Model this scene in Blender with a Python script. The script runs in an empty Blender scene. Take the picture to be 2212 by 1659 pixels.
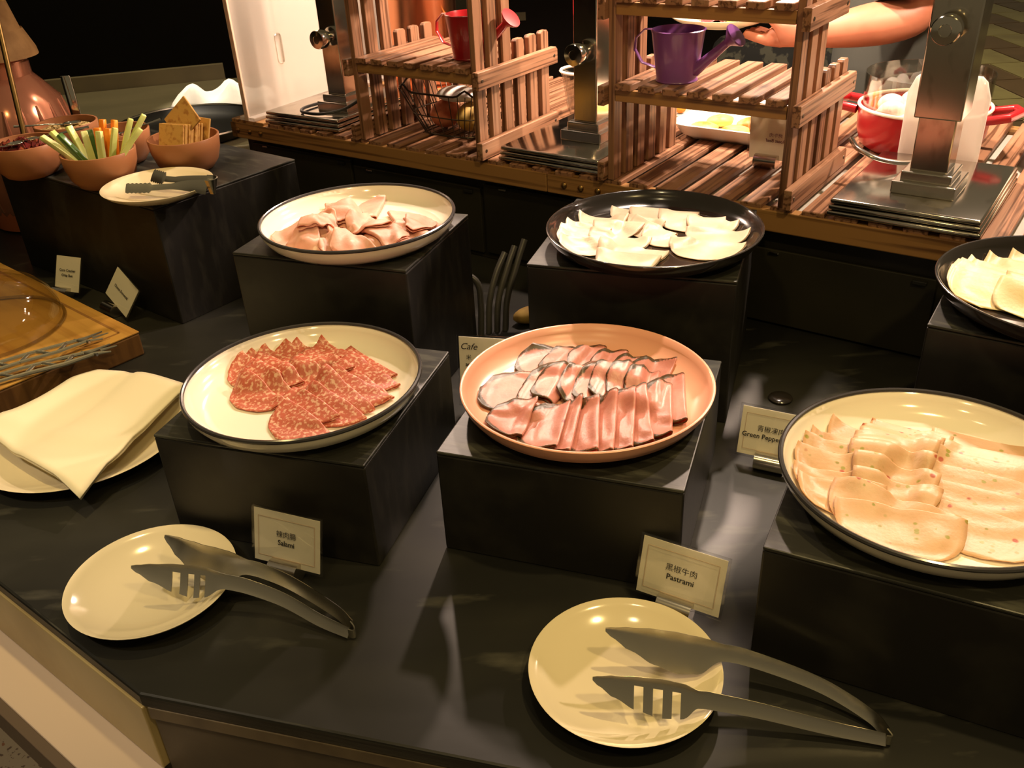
import bpy, bmesh, math, random
import numpy as np
from mathutils import Vector, Matrix
random.seed(7)
SC = bpy.context.scene
C = SC.collection
PI = math.pi
R = math.radians

# ---------------------------------------------------------------- camera, world, exposure
cam_data = bpy.data.cameras.new('camera')
cam = bpy.data.objects.new('camera', cam_data)
C.objects.link(cam)
cam_data.sensor_width = 36.0
cam_data.lens = 36.0 * 1979.0 / 2212.0
cam_data.clip_start = 0.02
cam_data.clip_end = 60
_right = Vector((0.998526, -0.0275103, -0.0467906))
_down = Vector((-0.0542787, -0.506087, -0.860773))
_fwd = Vector((0.0, 0.862044, -0.506834))
m3 = Matrix((_right, -_down, -_fwd)).transposed()
cam.matrix_world = Matrix.Translation((0, 0, 0.685)) @ m3.to_4x4()
SC.camera = cam

SC.view_settings.view_transform = 'Standard'
SC.view_settings.look = 'None'
SC.view_settings.gamma = 1.0
SC.view_settings.use_curve_mapping = False
SC.view_settings.exposure = 0.0

world = bpy.data.worlds.new('room_ambience')
SC.world = world
world.use_nodes = True
bg = world.node_tree.nodes['Background']
bg.inputs[0].default_value = (1.0, 0.77, 0.43, 1)
bg.inputs[1].default_value = 0.13

def lamp_light(name, kind, loc, power, color, size=0.03, target=None, cone=160, blend=0.4, parent=None):
    d = bpy.data.lights.new(name, kind)
    d.energy = power
    d.color = color
    if kind in ('POINT', 'SPOT'):
        d.shadow_soft_size = size
    if kind == 'SPOT':
        d.spot_size = R(cone)
        d.spot_blend = blend
    if kind == 'AREA':
        d.size = size
    o = bpy.data.objects.new(name, d)
    C.objects.link(o)
    o.location = loc
    if target is not None:
        o.rotation_euler = (Vector(target) - Vector(loc)).to_track_quat('-Z', 'Y').to_euler()
    return o

YEL = (1.0, 0.72, 0.29)
# ceiling downlights of the room (warm), then two added fill spots
lamp_light('downlight_beam_a', 'SPOT', (0.56, 0.66, 1.80), 54, YEL, 0.03, (0.36, 0.62, 0.1), 42, 0.6)
lamp_light('downlight_beam_b', 'SPOT', (-0.60, 1.12, 1.80), 50, YEL, 0.03, (-0.66, 1.20, 0.1), 46, 0.7)
lamp_light('downlight_beam_c', 'SPOT', (-0.02, 0.70, 1.85), 8, (1.0, 0.78, 0.42), 0.04, (-0.10, 0.85, 0.1), 56, 0.9)
lamp_light('downlight_beam_d', 'SPOT', (0.50, 1.85, 1.75), 170, (1.0, 0.78, 0.60), 0.03, (0.215, 1.165, 0.22), 19, 0.5)
lamp_light('downlight_beam_e', 'SPOT', (-1.05, 0.15, 1.80), 56, (1.0, 0.82, 0.60), 0.04, (-0.86, 0.78, -0.6), 42, 0.6)
lamp_light('downlight_beam_f', 'SPOT', (0.62, -0.20, 1.80), 46, YEL, 0.05, (0.35, 1.10, 0.1), 62, 0.8)
lamp_light('downlight_beam_g', 'SPOT', (-0.45, -0.20, 1.80), 22, YEL, 0.05, (-0.25, 1.10, 0.1), 62, 0.8)
lamp_light('downlight_beam_h', 'SPOT', (-0.65, 2.75, 1.80), 190, (1.0, 0.84, 0.64), 0.03, (-0.85, 2.94, 0.05), 13, 0.4)
lamp_light('fill_beam_j', 'SPOT', (-1.25, 3.2, 1.90), 38, (1.0, 0.80, 0.48), 0.05, (-1.2, 3.0, 0), 80, 0.7)  # added fill that brightens the side counter, no known fixture
lamp_light('fill_beam_i', 'SPOT', (3.2, 5.6, 1.95), 320, (1.0, 0.80, 0.45), 0.06, (3.4, 6.2, -0.8), 110, 0.6)  # added fill that brightens the far floor tiles

# ---------------------------------------------------------------- frame of the back station
ANG = R(-36.3)
EV = Vector((math.cos(ANG), math.sin(ANG), 0))
NV = Vector((-math.sin(ANG), math.cos(ANG), 0))
ORG = Vector((-0.579, 2.0135, 0))
def W(s, d, z=0.0):
    return ORG + EV * s + NV * d + Vector((0, 0, z))

# ---------------------------------------------------------------- material helpers
def mat(name, col, rough=0.5, metal=0.0, spec=0.5, var=None, bump=None, coat=0.0, sss=0.0, trans=0.0, ior=1.45, alpha=1.0, aniso=0.0, coords='Object'):
    """var=(colour2, scale xyz or float, low, high[, detail]); bump=(scale, strength[, stretch])"""
    m = bpy.data.materials.new(name)
    m.use_nodes = True
    nt = m.node_tree
    b = nt.nodes['Principled BSDF']
    b.inputs['Base Color'].default_value = (*col, 1)
    b.inputs['Roughness'].default_value = rough
    b.inputs['Metallic'].default_value = metal
    b.inputs['Specular IOR Level'].default_value = spec
    b.inputs['Coat Weight'].default_value = coat
    b.inputs['Coat Roughness'].default_value = 0.08
    b.inputs['Transmission Weight'].default_value = trans
    b.inputs['IOR'].default_value = ior
    b.inputs['Alpha'].default_value = alpha
    b.inputs['Anisotropic'].default_value = aniso
    if sss:
        b.inputs['Subsurface Weight'].default_value = sss
        b.inputs['Subsurface Radius'].default_value = (0.012, 0.005, 0.003)
        b.inputs['Subsurface Scale'].default_value = 0.6
    tc = nt.nodes.new('ShaderNodeTexCoord')
    def noise(scale, detail=3.0, offset=True):
        mp = nt.nodes.new('ShaderNodeMapping')
        if isinstance(scale, (int, float)):
            scale = (scale,) * 3
        mp.inputs['Scale'].default_value = scale
        nt.links.new(tc.outputs[coords], mp.inputs['Vector'])
        if offset:
            oi = nt.nodes.new('ShaderNodeObjectInfo')
            ml = nt.nodes.new('ShaderNodeMath'); ml.operation = 'MULTIPLY'; ml.inputs[1].default_value = 37.0
            nt.links.new(oi.outputs['Random'], ml.inputs[0])
            cb = nt.nodes.new('ShaderNodeCombineXYZ')
            for k in range(3):
                nt.links.new(ml.outputs[0], cb.inputs[k])
            nt.links.new(cb.outputs[0], mp.inputs['Location'])
        n = nt.nodes.new('ShaderNodeTexNoise')
        n.inputs['Scale'].default_value = 1.0
        n.inputs['Detail'].default_value = detail
        nt.links.new(mp.outputs[0], n.inputs['Vector'])
        return n
    if var:
        vs = var if isinstance(var, list) else [var]
        prev = None
        for v in vs:
            n = noise(v[1], v[4] if len(v) > 4 else 3.0)
            rp = nt.nodes.new('ShaderNodeMapRange')
            rp.inputs['From Min'].default_value = v[2]
            rp.inputs['From Max'].default_value = v[3]
            nt.links.new(n.outputs['Fac'], rp.inputs['Value'])
            mx = nt.nodes.new('ShaderNodeMix'); mx.data_type = 'RGBA'
            if prev is None:
                mx.inputs['A'].default_value = (*col, 1)
            else:
                nt.links.new(prev, mx.inputs['A'])
            mx.inputs['B'].default_value = (*v[0], 1)
            nt.links.new(rp.outputs[0], mx.inputs['Factor'])
            prev = mx.outputs['Result']
        nt.links.new(prev, b.inputs['Base Color'])
    if bump:
        n = noise(bump[0])
        bp = nt.nodes.new('ShaderNodeBump')
        bp.inputs['Strength'].default_value = bump[1]
        bp.inputs['Distance'].default_value = bump[2] if len(bump) > 2 else 0.002
        nt.links.new(n.outputs['Fac'], bp.inputs['Height'])
        nt.links.new(bp.outputs[0], b.inputs['Normal'])
    return m

def meat(name, col, col2, scale, lo, hi, rough=0.42, rim=None, specks=None, sss=0.25):
    """sliced-meat material in unfolded slice coordinates (uv); rim colour by the 'rim' attribute"""
    m = mat(name, col, rough, sss=sss, spec=0.45)
    nt = m.node_tree; b = nt.nodes['Principled BSDF']
    uv = nt.nodes.new('ShaderNodeUVMap'); uv.uv_map = 'slice'
    def nz(sc, det=3.0):
        n = nt.nodes.new('ShaderNodeTexNoise'); n.inputs['Scale'].default_value = sc; n.inputs['Detail'].default_value = det
        nt.links.new(uv.outputs[0], n.inputs['Vector'])
        return n
    def rng(sock, a, c):
        r = nt.nodes.new('ShaderNodeMapRange'); r.inputs['From Min'].default_value = a; r.inputs['From Max'].default_value = c
        nt.links.new(sock, r.inputs['Value']); return r.outputs[0]
    def mix(fac, a, bb):
        x = nt.nodes.new('ShaderNodeMix'); x.data_type = 'RGBA'
        nt.links.new(fac, x.inputs['Factor'])
        if isinstance(a, tuple): x.inputs['A'].default_value = (*a, 1)
        else: nt.links.new(a, x.inputs['A'])
        x.inputs['B'].default_value = (*bb, 1)
        return x.outputs['Result']
    out = mix(rng(nz(scale).outputs['Fac'], lo, hi), col, col2)
    if specks:
        for (sc, thr, cc) in specks:
            v = nt.nodes.new('ShaderNodeTexVoronoi'); v.inputs['Scale'].default_value = sc
            nt.links.new(uv.outputs[0], v.inputs['Vector'])
            sep = nt.nodes.new('ShaderNodeSeparateColor'); nt.links.new(v.outputs['Color'], sep.inputs[0])
            near = rng(v.outputs['Distance'], 0.33, 0.2)
            pick = rng(sep.outputs[0], thr, thr - 0.02)
            ml = nt.nodes.new('ShaderNodeMath'); ml.operation = 'MULTIPLY'
            nt.links.new(near, ml.inputs[0]); nt.links.new(pick, ml.inputs[1])
            out = mix(ml.outputs[0], out, cc)
    if rim:
        at = nt.nodes.new('ShaderNodeAttribute'); at.attribute_name = 'rim'
        ad = nt.nodes.new('ShaderNodeMath'); ad.operation = 'MULTIPLY_ADD'
        n = nz(420)
        nt.links.new(n.outputs['Fac'], ad.inputs[0]); ad.inputs[1].default_value = 0.10
        nt.links.new(at.outputs['Fac'], ad.inputs[2])
        out = mix(rng(ad.outputs[0], 0.985, 1.03), out, rim)
    nt.links.new(out, b.inputs['Base Color'])
    bp = nt.nodes.new('ShaderNodeBump'); bp.inputs['Strength'].default_value = 0.25; bp.inputs['Distance'].default_value = 0.001
    nt.links.new(nz(260).outputs['Fac'], bp.inputs['Height']); nt.links.new(bp.outputs[0], b.inputs['Normal'])
    return m

def clear_mat(name, tint=(1, 1, 1), fac=0.12, rough=0.03):
    """thin clear plastic or glass sheet"""
    m = bpy.data.materials.new(name); m.use_nodes = True
    nt = m.node_tree; nt.nodes.clear()
    out = nt.nodes.new('ShaderNodeOutputMaterial')
    tr = nt.nodes.new('ShaderNodeBsdfTransparent'); tr.inputs[0].default_value = (*tint, 1)
    gl = nt.nodes.new('ShaderNodeBsdfGlossy'); gl.inputs['Roughness'].default_value = rough
    lw = nt.nodes.new('ShaderNodeLayerWeight'); lw.inputs['Blend'].default_value = 0.2
    ad = nt.nodes.new('ShaderNodeMath'); ad.operation = 'MULTIPLY_ADD'; ad.inputs[1].default_value = 0.4; ad.inputs[2].default_value = fac
    nt.links.new(lw.outputs['Facing'], ad.inputs[0])
    mx = nt.nodes.new('ShaderNodeMixShader')
    nt.links.new(ad.outputs[0], mx.inputs[0]); nt.links.new(tr.outputs[0], mx.inputs[1]); nt.links.new(gl.outputs[0], mx.inputs[2])
    nt.links.new(mx.outputs[0], out.inputs[0])
    return m

def frosted_mat(name, col, tr_fac=0.45):
    m = bpy.data.materials.new(name); m.use_nodes = True
    nt = m.node_tree; nt.nodes.clear()
    out = nt.nodes.new('ShaderNodeOutputMaterial')
    tr = nt.nodes.new('ShaderNodeBsdfTransparent')
    tl = nt.nodes.new('ShaderNodeBsdfTranslucent'); tl.inputs[0].default_value = (*col, 1)
    df = nt.nodes.new('ShaderNodeBsdfDiffuse'); df.inputs[0].default_value = (*col, 1)
    gl = nt.nodes.new('ShaderNodeBsdfGlossy'); gl.inputs['Roughness'].default_value = 0.15
    a = nt.nodes.new('ShaderNodeMixShader'); a.inputs[0].default_value = 0.5
    nt.links.new(tl.outputs[0], a.inputs[1]); nt.links.new(df.outputs[0], a.inputs[2])
    b = nt.nodes.new('ShaderNodeMixShader'); b.inputs[0].default_value = tr_fac
    nt.links.new(a.outputs[0], b.inputs[1]); nt.links.new(tr.outputs[0], b.inputs[2])
    c = nt.nodes.new('ShaderNodeMixShader'); c.inputs[0].default_value = 0.06
    nt.links.new(b.outputs[0], c.inputs[1]); nt.links.new(gl.outputs[0], c.inputs[2])
    nt.links.new(c.outputs[0], out.inputs[0])
    return m

MT = {}
MT['stone'] = mat('black_counter_stone', (0.010, 0.010, 0.009), 0.38, spec=0.5,
                  var=[((0.030, 0.029, 0.022), (5, 9, 5), 0.45, 0.72, 6.0), ((0.060, 0.058, 0.046), (26, 60, 26), 0.60, 0.74, 5.0)], bump=((40, 90, 40), 0.15, 0.001), coords='Generated')
MT['riser'] = mat('black_painted_wood', (0.011, 0.010, 0.009), 0.45, spec=0.45,
                  var=[((0.024, 0.022, 0.018), (18, 70, 18), 0.48, 0.72, 6.0)], bump=((60, 200, 60), 0.12, 0.0008))
MT['riser_top'] = mat('scuffed_black_top', (0.016, 0.016, 0.013), 0.42, spec=0.5,
                  var=[((0.055, 0.055, 0.043), (18, 90, 18), 0.52, 0.70, 6.0)], bump=((60, 200, 60), 0.15, 0.0008))
MT['cream_stone'] = mat('cream_marble', (0.44, 0.34, 0.16), 0.35, var=((0.33, 0.24, 0.10), 9, 0.45, 0.75, 5.0))
MT['white_marble'] = mat('white_marble', (0.55, 0.44, 0.36), 0.25, var=((0.30, 0.23, 0.19), (4, 1.2, 4), 0.58, 0.78, 6.0))
MT['grey_stone'] = mat('grey_brown_stone', (0.115, 0.09, 0.062), 0.5, var=((0.07, 0.055, 0.04), 12, 0.4, 0.7, 6.0))
MT['brown_edge'] = mat('brown_edge', (0.10, 0.07, 0.05), 0.5, bump=(60, 0.1))
MT['terrazzo'] = mat('terrazzo', (0.42, 0.34, 0.24), 0.35, var=[((0.16, 0.11, 0.08), 90, 0.60, 0.64, 2.0), ((0.30, 0.14, 0.08), 60, 0.66, 0.69, 1.0)])
MT['dark_wall'] = mat('dark_wall', (0.012, 0.010, 0.008), 0.7, var=((0.018, 0.014, 0.010), 2, 0.4, 0.7))
MT['ceiling'] = mat('dark_ceiling', (0.03, 0.025, 0.02), 0.8, var=((0.04, 0.03, 0.025), 2, 0.4, 0.7))
MT['sage'] = mat('sage_laminate', (0.085, 0.085, 0.055), 0.5, var=((0.10, 0.095, 0.06), 3, 0.4, 0.7))
MT['side_top'] = mat('olive_grey_counter', (0.24, 0.215, 0.13), 0.35, var=((0.30, 0.265, 0.16), (2, 6, 2), 0.45, 0.7, 4.0))
MT['side_lip'] = mat('olive_lip', (0.26, 0.22, 0.12), 0.45, var=((0.20, 0.17, 0.10), 8, 0.4, 0.7))
MT['base_panel'] = mat('station_black_panel', (0.016, 0.015, 0.011), 0.36, spec=0.4, var=((0.030, 0.027, 0.018), (3, 3, 5), 0.4, 0.75, 4.0))
WOODVAR = [((0.10, 0.042, 0.020), (3, 140, 140), 0.50, 0.60, 4.0), ((0.40, 0.23, 0.14), (2, 60, 60), 0.56, 0.74, 3.0)]
MT['slat'] = mat('striped_stained_wood', (0.29, 0.145, 0.080), 0.42, spec=0.4, var=WOODVAR, bump=((4, 220, 220), 0.2, 0.0006))
MT['rail'] = mat('honey_stained_wood', (0.34, 0.175, 0.060), 0.4, spec=0.45,
                 var=[((0.13, 0.058, 0.020), (2.5, 110, 110), 0.50, 0.64, 4.0)], bump=((4, 220, 220), 0.15, 0.0006))
MT['under_sheet'] = mat('grey_sheet', (0.5, 0.47, 0.42), 0.5, bump=(20, 0.1))
MT['steel'] = mat('stainless_steel', (0.62, 0.58, 0.52), 0.20, 1.0, bump=((10, 160, 10), 0.05, 0.0005))
MT['steel_worn'] = mat('scratched_steel', (0.60, 0.56, 0.49), 0.14, 1.0, var=((0.40, 0.36, 0.30), (60, 14, 30), 0.55, 0.75, 6.0), bump=((90, 8, 30), 0.08, 0.0005))
MT['steel_brushed'] = mat('brushed_steel', (0.60, 0.57, 0.48), 0.27, 1.0, bump=((6, 300, 300), 0.06, 0.0004))
MT['chrome'] = mat('chrome', (0.70, 0.67, 0.60), 0.10, 1.0)
MT['copper'] = mat('polished_copper', (0.72, 0.30, 0.15), 0.22, 1.0, bump=(30, 0.04))
MT['brass'] = mat('brass', (0.45, 0.28, 0.10), 0.3, 1.0)
MT['white_glaze'] = mat('white_glaze', (0.86, 0.80, 0.67), 0.12, spec=0.5, coat=0.4)
MT['cream_glaze'] = mat('cream_glaze', (0.72, 0.63, 0.44), 0.12, spec=0.5, coat=0.4)
MT['rim_dark'] = mat('gunmetal_rim', (0.045, 0.042, 0.045), 0.18, spec=0.6)
MT['black_glaze'] = mat('black_glaze', (0.018, 0.015, 0.013), 0.17, spec=0.6, coat=0.5)
MT['pink_glaze'] = mat('salmon_pink_melamine', (0.74, 0.36, 0.25), 0.30, spec=0.5)
MT['terracotta'] = mat('terracotta_melamine', (0.31, 0.125, 0.052), 0.38, spec=0.4)
MT['paper'] = frosted_mat('card_paper', (0.93, 0.88, 0.74), 0.0)
for _n in MT['paper'].node_tree.nodes:
    if _n.type == 'MIX_SHADER' and abs(_n.inputs[0].default_value - 0.5) < 1e-3: _n.inputs[0].default_value = 0.72
    if _n.type == 'MIX_SHADER' and abs(_n.inputs[0].default_value - 0.06) < 1e-3: _n.inputs[0].default_value = 0.0
MT['ink'] = mat('black_ink', (0.02, 0.02, 0.02), 0.6)
MT['faint_ink'] = mat('faint_rose_ink', (0.52, 0.38, 0.27), 0.6)
MT['mauve_ink'] = mat('mauve_ink', (0.20, 0.06, 0.10), 0.6)
MT['sleeve'] = clear_mat('clear_sleeve', (0.95, 0.95, 0.95), 0.05, 0.05)
MT['glass'] = clear_mat('clear_glass', (0.86, 0.84, 0.80), 0.07, 0.03)
MT['cloche_glass'] = clear_mat('cloche_glass', (0.97, 0.95, 0.90), 0.04, 0.03)
MT['rose_jar'] = mat('copper_glow_glass', (0.62, 0.25, 0.14), 0.16, 0.55, spec=0.6, coat=0.6)  # copper glow of the lit glass is put into an opaque colour
MT['pink_glass'] = clear_mat('rose_glass', (0.80, 0.36, 0.22), 0.14, 0.05)
MT['acrylic'] = frosted_mat('frosted_acrylic', (0.85, 0.78, 0.70), 0.30)
MT['linen'] = mat('cream_linen', (0.80, 0.72, 0.50), 0.85, bump=(900, 0.15, 0.0004))
MT['bamboo'] = mat('bamboo_board', (0.50, 0.27, 0.055), 0.45, var=[((0.36, 0.17, 0.03), (3, 45, 45), 0.5, 0.68, 4.0)], bump=((4, 100, 100), 0.08, 0.0005))
MT['groove'] = mat('board_groove', (0.26, 0.12, 0.025), 0.6)
MT['bamboo_side'] = mat('board_end_grain', (0.16, 0.075, 0.02), 0.5, var=((0.10, 0.045, 0.012), (60, 60, 8), 0.45, 0.65))
MT['purple'] = mat('purple_enamel', (0.20, 0.065, 0.26), 0.3, spec=0.5, coat=0.3)
MT['red_enamel'] = mat('red_enamel', (0.36, 0.010, 0.014), 0.28, spec=0.5, coat=0.3)
MT['cork'] = mat('woven_cork', (0.42, 0.24, 0.09), 0.75, var=((0.30, 0.16, 0.055), 30, 0.4, 0.7), bump=(50, 0.3))
MT['rubber'] = mat('black_rubber', (0.012, 0.012, 0.012), 0.45)
MT['cable'] = mat('grey_cable', (0.055, 0.052, 0.045), 0.35)
MT['wire'] = mat('dark_wire', (0.09, 0.07, 0.05), 0.35, 0.8)
MT['skin'] = mat('skin', (0.42, 0.155, 0.085), 0.5, sss=0.15, var=((0.36, 0.12, 0.065), 14, 0.4, 0.7))
MT['grey_tee'] = mat('grey_cotton', (0.050, 0.052, 0.042), 0.9, bump=(300, 0.2, 0.0005))
MT['charcoal'] = mat('charcoal_cloth', (0.016, 0.015, 0.017), 0.9, bump=(300, 0.2, 0.0005))
MT['hair'] = mat('dark_hair', (0.02, 0.015, 0.012), 0.5, bump=((200, 200, 20), 0.4))
MT['floral'] = mat('dark_floral_cloth', (0.012, 0.013, 0.010), 0.8, var=((0.07, 0.07, 0.045), 26, 0.52, 0.58, 3.0))
MT['celery'] = mat('celery', (0.55, 0.60, 0.20), 0.35, sss=0.2, var=((0.72, 0.74, 0.42), (8, 60, 60), 0.45, 0.65))
MT['cucumber'] = mat('cucumber_skin', (0.045, 0.11, 0.02), 0.3, var=((0.12, 0.22, 0.05), (10, 50, 50), 0.5, 0.7))
MT['carrot'] = mat('carrot', (0.78, 0.22, 0.015), 0.35, sss=0.2, var=((0.85, 0.32, 0.04), (20, 60, 60), 0.45, 0.7))
MT['cracker'] = mat('cracker', (0.55, 0.31, 0.085), 0.7, var=((0.38, 0.17, 0.04), 90, 0.52, 0.66, 4.0), bump=(160, 0.4, 0.001))
MT['grain'] = mat('rolled_grain', (0.58, 0.43, 0.17), 0.7, var=((0.34, 0.22, 0.08), 80, 0.4, 0.6))
MT['jam'] = mat('dark_red_relish', (0.10, 0.012, 0.012), 0.12, spec=0.6, var=((0.20, 0.05, 0.02), 60, 0.5, 0.65))
MT['walnut'] = mat('walnut_brown', (0.18, 0.07, 0.03), 0.5, bump=(90, 0.5))
MT['lettuce'] = mat('lettuce', (0.24, 0.34, 0.06), 0.4, sss=0.15, var=((0.42, 0.48, 0.16), 30, 0.45, 0.65))
MT['radicchio'] = mat('red_leaf', (0.13, 0.02, 0.03), 0.4, var=((0.22, 0.06, 0.05), 30, 0.45, 0.65))
MT['bread_red'] = mat('rosy_bread', (0.62, 0.14, 0.06), 0.6, var=((0.75, 0.30, 0.16), 40, 0.4, 0.7))
MT['bread_gold'] = mat('golden_bread', (0.50, 0.30, 0.05), 0.6, var=((0.66, 0.45, 0.12), 40, 0.4, 0.7))
MT['egg'] = mat('baked_egg', (0.80, 0.55, 0.12), 0.5, var=((0.75, 0.18, 0.03), (30, 30, 30), 0.52, 0.60))
MT['white_food'] = mat('white_dumpling', (0.80, 0.76, 0.68), 0.5, sss=0.2, bump=(40, 0.3))
MT['tile_light'] = mat('tile_light', (0.20, 0.175, 0.075), 0.4, var=((0.15, 0.125, 0.055), 4, 0.4, 0.7))
MT['tile_dark'] = mat('tile_dark', (0.085, 0.05, 0.022), 0.4, var=((0.06, 0.036, 0.016), 4, 0.4, 0.7))
MT['grout'] = mat('floor_screed', (0.06, 0.045, 0.025), 0.7, var=((0.05, 0.035, 0.02), 6, 0.4, 0.7))
MT['shade'] = mat('dark_lamp_shade', (0.05, 0.04, 0.03), 0.4, 0.6)
MT['bulb'] = mat('bulb_glass', (0.9, 0.8, 0.7), 0.3)
_b = MT['bulb'].node_tree.nodes['Principled BSDF']
_b.inputs['Emission Color'].default_value = (1.0, 0.72, 0.48, 1)
_b.inputs['Emission Strength'].default_value = 6.0
MT['wrap_paper'] = mat('crumpled_tan_paper', (0.34, 0.22, 0.05), 0.8, var=((0.22, 0.13, 0.03), 30, 0.4, 0.6))

MT['salami'] = meat('salami', (0.50, 0.115, 0.066), (0.74, 0.40, 0.27), 220, 0.50, 0.62, 0.45, specks=[(150, 0.25, (0.76, 0.44, 0.30))])
MT['pastrami'] = meat('pastrami', (0.47, 0.165, 0.125), (0.53, 0.215, 0.165), 60, 0.4, 0.7, 0.38, rim=(0.055, 0.035, 0.012), specks=[(70, 0.05, (0.22, 0.03, 0.03))])
MT['ham'] = meat('cooked_ham', (0.58, 0.26, 0.185), (0.66, 0.34, 0.25), 45, 0.4, 0.7, 0.5, specks=[(90, 0.05, (0.75, 0.5, 0.38))])
MT['turkey'] = meat('turkey_ham', (0.74, 0.52, 0.38), (0.80, 0.60, 0.46), 40, 0.4, 0.7, 0.4, specks=[(55, 0.05, (0.40, 0.16, 0.08))])
MT['pepper_sausage'] = meat('pepper_sausage', (0.66, 0.38, 0.215), (0.70, 0.43, 0.26), 50, 0.4, 0.7, 0.42,
                            specks=[(120, 0.16, (0.34, 0.30, 0.06)), (150, 0.06, (0.30, 0.26, 0.05)), (105, 0.10, (0.45, 0.10, 0.05))])
MT['cheese'] = meat('pale_cheese', (0.74, 0.56, 0.30), (0.78, 0.62, 0.38), 30, 0.4, 0.7, 0.45)

# ---------------------------------------------------------------- mesh builder
class MB:
    def __init__(self):
        self.v = []; self.f = []
    def add(self, vs, fs):
        o = len(self.v)
        self.v += [tuple(x) for x in vs]
        self.f += [tuple(i + o for i in q) for q in fs]
        return self
    def box(self, c, s, rot=None):
        x, y, z = s[0] / 2, s[1] / 2, s[2] / 2
        vs = [Vector(p) for p in ((-x, -y, -z), (x, -y, -z), (x, y, -z), (-x, y, -z), (-x, -y, z), (x, -y, z), (x, y, z), (-x, y, z))]
        if rot is not None:
            vs = [rot @ p for p in vs]
        c = Vector(c)
        return self.add([p + c for p in vs], [(3, 2, 1, 0), (4, 5, 6, 7), (0, 1, 5, 4), (1, 2, 6, 5), (2, 3, 7, 6), (3, 0, 4, 7)])
    def lathe(self, prof, n=64, c=(0, 0, 0), ang0=0.0):
        vs = []; rows = []
        for (r, z) in prof:
            if r < 1e-6:
                rows.append([len(vs)] * n); vs.append((c[0], c[1], c[2] + z))
            else:
                rows.append(list(range(len(vs), len(vs) + n)))
                for k in range(n):
                    t = ang0 + 2 * PI * k / n
                    vs.append((c[0] + r * math.cos(t), c[1] + r * math.sin(t), c[2] + z))
        fs = []
        for a, b in zip(rows, rows[1:]):
            for k in range(n):
                q = [a[k], a[(k + 1) % n], b[(k + 1) % n], b[k]]
                u = []
                for i in q:
                    if i not in u: u.append(i)
                if len(u) > 2: fs.append(tuple(u))
        return self.add(vs, fs)
    def tube(self, pts, r, n=8, closed=False, flat=None):
        pts = [Vector(p) for p in pts]
        N = len(pts); vs = []; fs = []
        rs = r if isinstance(r, (list, tuple)) else [r] * N
        up = Vector((0, 0, 1)); prev = None
        for i in range(N):
            a = pts[(i - 1) % N] if (closed or i > 0) else pts[i]
            b = pts[(i + 1) % N] if (closed or i < N - 1) else pts[i]
            t = (b - a).normalized()
            if prev is None:
                u = t.cross(up)
                if u.length < 1e-3: u = t.cross(Vector((1, 0, 0)))
            else:
                u = prev - t * prev.dot(t)
            u.normalize(); prev = u
            w = t.cross(u)
            for k in range(n):
                th = 2 * PI * k / n
                vs.append(pts[i] + (u * math.cos(th) + w * math.sin(th) * (flat or 1.0)) * rs[i])
        for i in range(N if closed else N - 1):
            for k in range(n):
                a = i * n + k; b = i * n + (k + 1) % n; j = ((i + 1) % N) * n
                fs.append((a, b, j + (k + 1) % n, j + k))
        if not closed:
            fs.append(tuple(range(n - 1, -1, -1))); fs.append(tuple(range((N - 1) * n, N * n)))
        return self.add(vs, fs)
    def prism(self, poly, z0, z1):
        n = len(poly)
        vs = [(p[0], p[1], z0) for p in poly] + [(p[0], p[1], z1) for p in poly]
        fs = [tuple(range(n - 1, -1, -1)), tuple(range(n, 2 * n))]
        fs += [(i, (i + 1) % n, n + (i + 1) % n, n + i) for i in range(n)]
        return self.add(vs, fs)
    def grid(self, rows):
        h = len(rows); w = len(rows[0])
        vs = [p for r in rows for p in r]
        fs = [(i * w + j, i * w + j + 1, (i + 1) * w + j + 1, (i + 1) * w + j) for i in range(h - 1) for j in range(w - 1)]
        return self.add(vs, fs)
    def mesh(self, name, m, smooth=True, bevel=0.0, seg=2, sharp=40):
        me = bpy.data.meshes.new(name)
        me.from_pydata(self.v, [], self.f)
        bm = bmesh.new(); bm.from_mesh(me)
        bmesh.ops.recalc_face_normals(bm, faces=bm.faces)
        if bevel:
            bmesh.ops.bevel(bm, geom=[e for e in bm.edges if len(e.link_faces) == 2 and e.calc_face_angle(0) > 0.6], offset=bevel, segments=seg, affect='EDGES', profile=0.5)
        bm.to_mesh(me); bm.free()
        me.materials.append(m)
        if smooth:
            for p in me.polygons: p.use_smooth = True
            me.set_sharp_from_angle(angle=R(sharp))
        return me
    def build(self, name, m, parent=None, smooth=True, bevel=0.0, seg=2, sharp=40, loc=None, rot=None):
        return link(name, self.mesh(name, m, smooth, bevel, seg, sharp), parent, loc, rot)

def link(name, data, parent=None, loc=None, rot=None):
    o = bpy.data.objects.new(name, data)
    C.objects.link(o)
    if parent is not None: o.parent = parent
    if loc is not None: o.location = loc
    if rot is not None: o.rotation_euler = rot
    return o

def tag(o, label, cat, group=None, kind=None):
    o['label'] = label; o['category'] = cat
    if group: o['group'] = group
    if kind: o['kind'] = kind
    return o

def thing(name, label, cat, loc=(0, 0, 0), rotz=0.0, group=None):
    o = bpy.data.objects.new(name, None)
    o.empty_display_size = 0.03
    C.objects.link(o)
    o.location = loc; o.rotation_euler = (0, 0, rotz)
    return tag(o, label, cat, group)

def struct(o, label=None):
    o['kind'] = 'structure'
    if label: o['label'] = label
    return o

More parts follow.
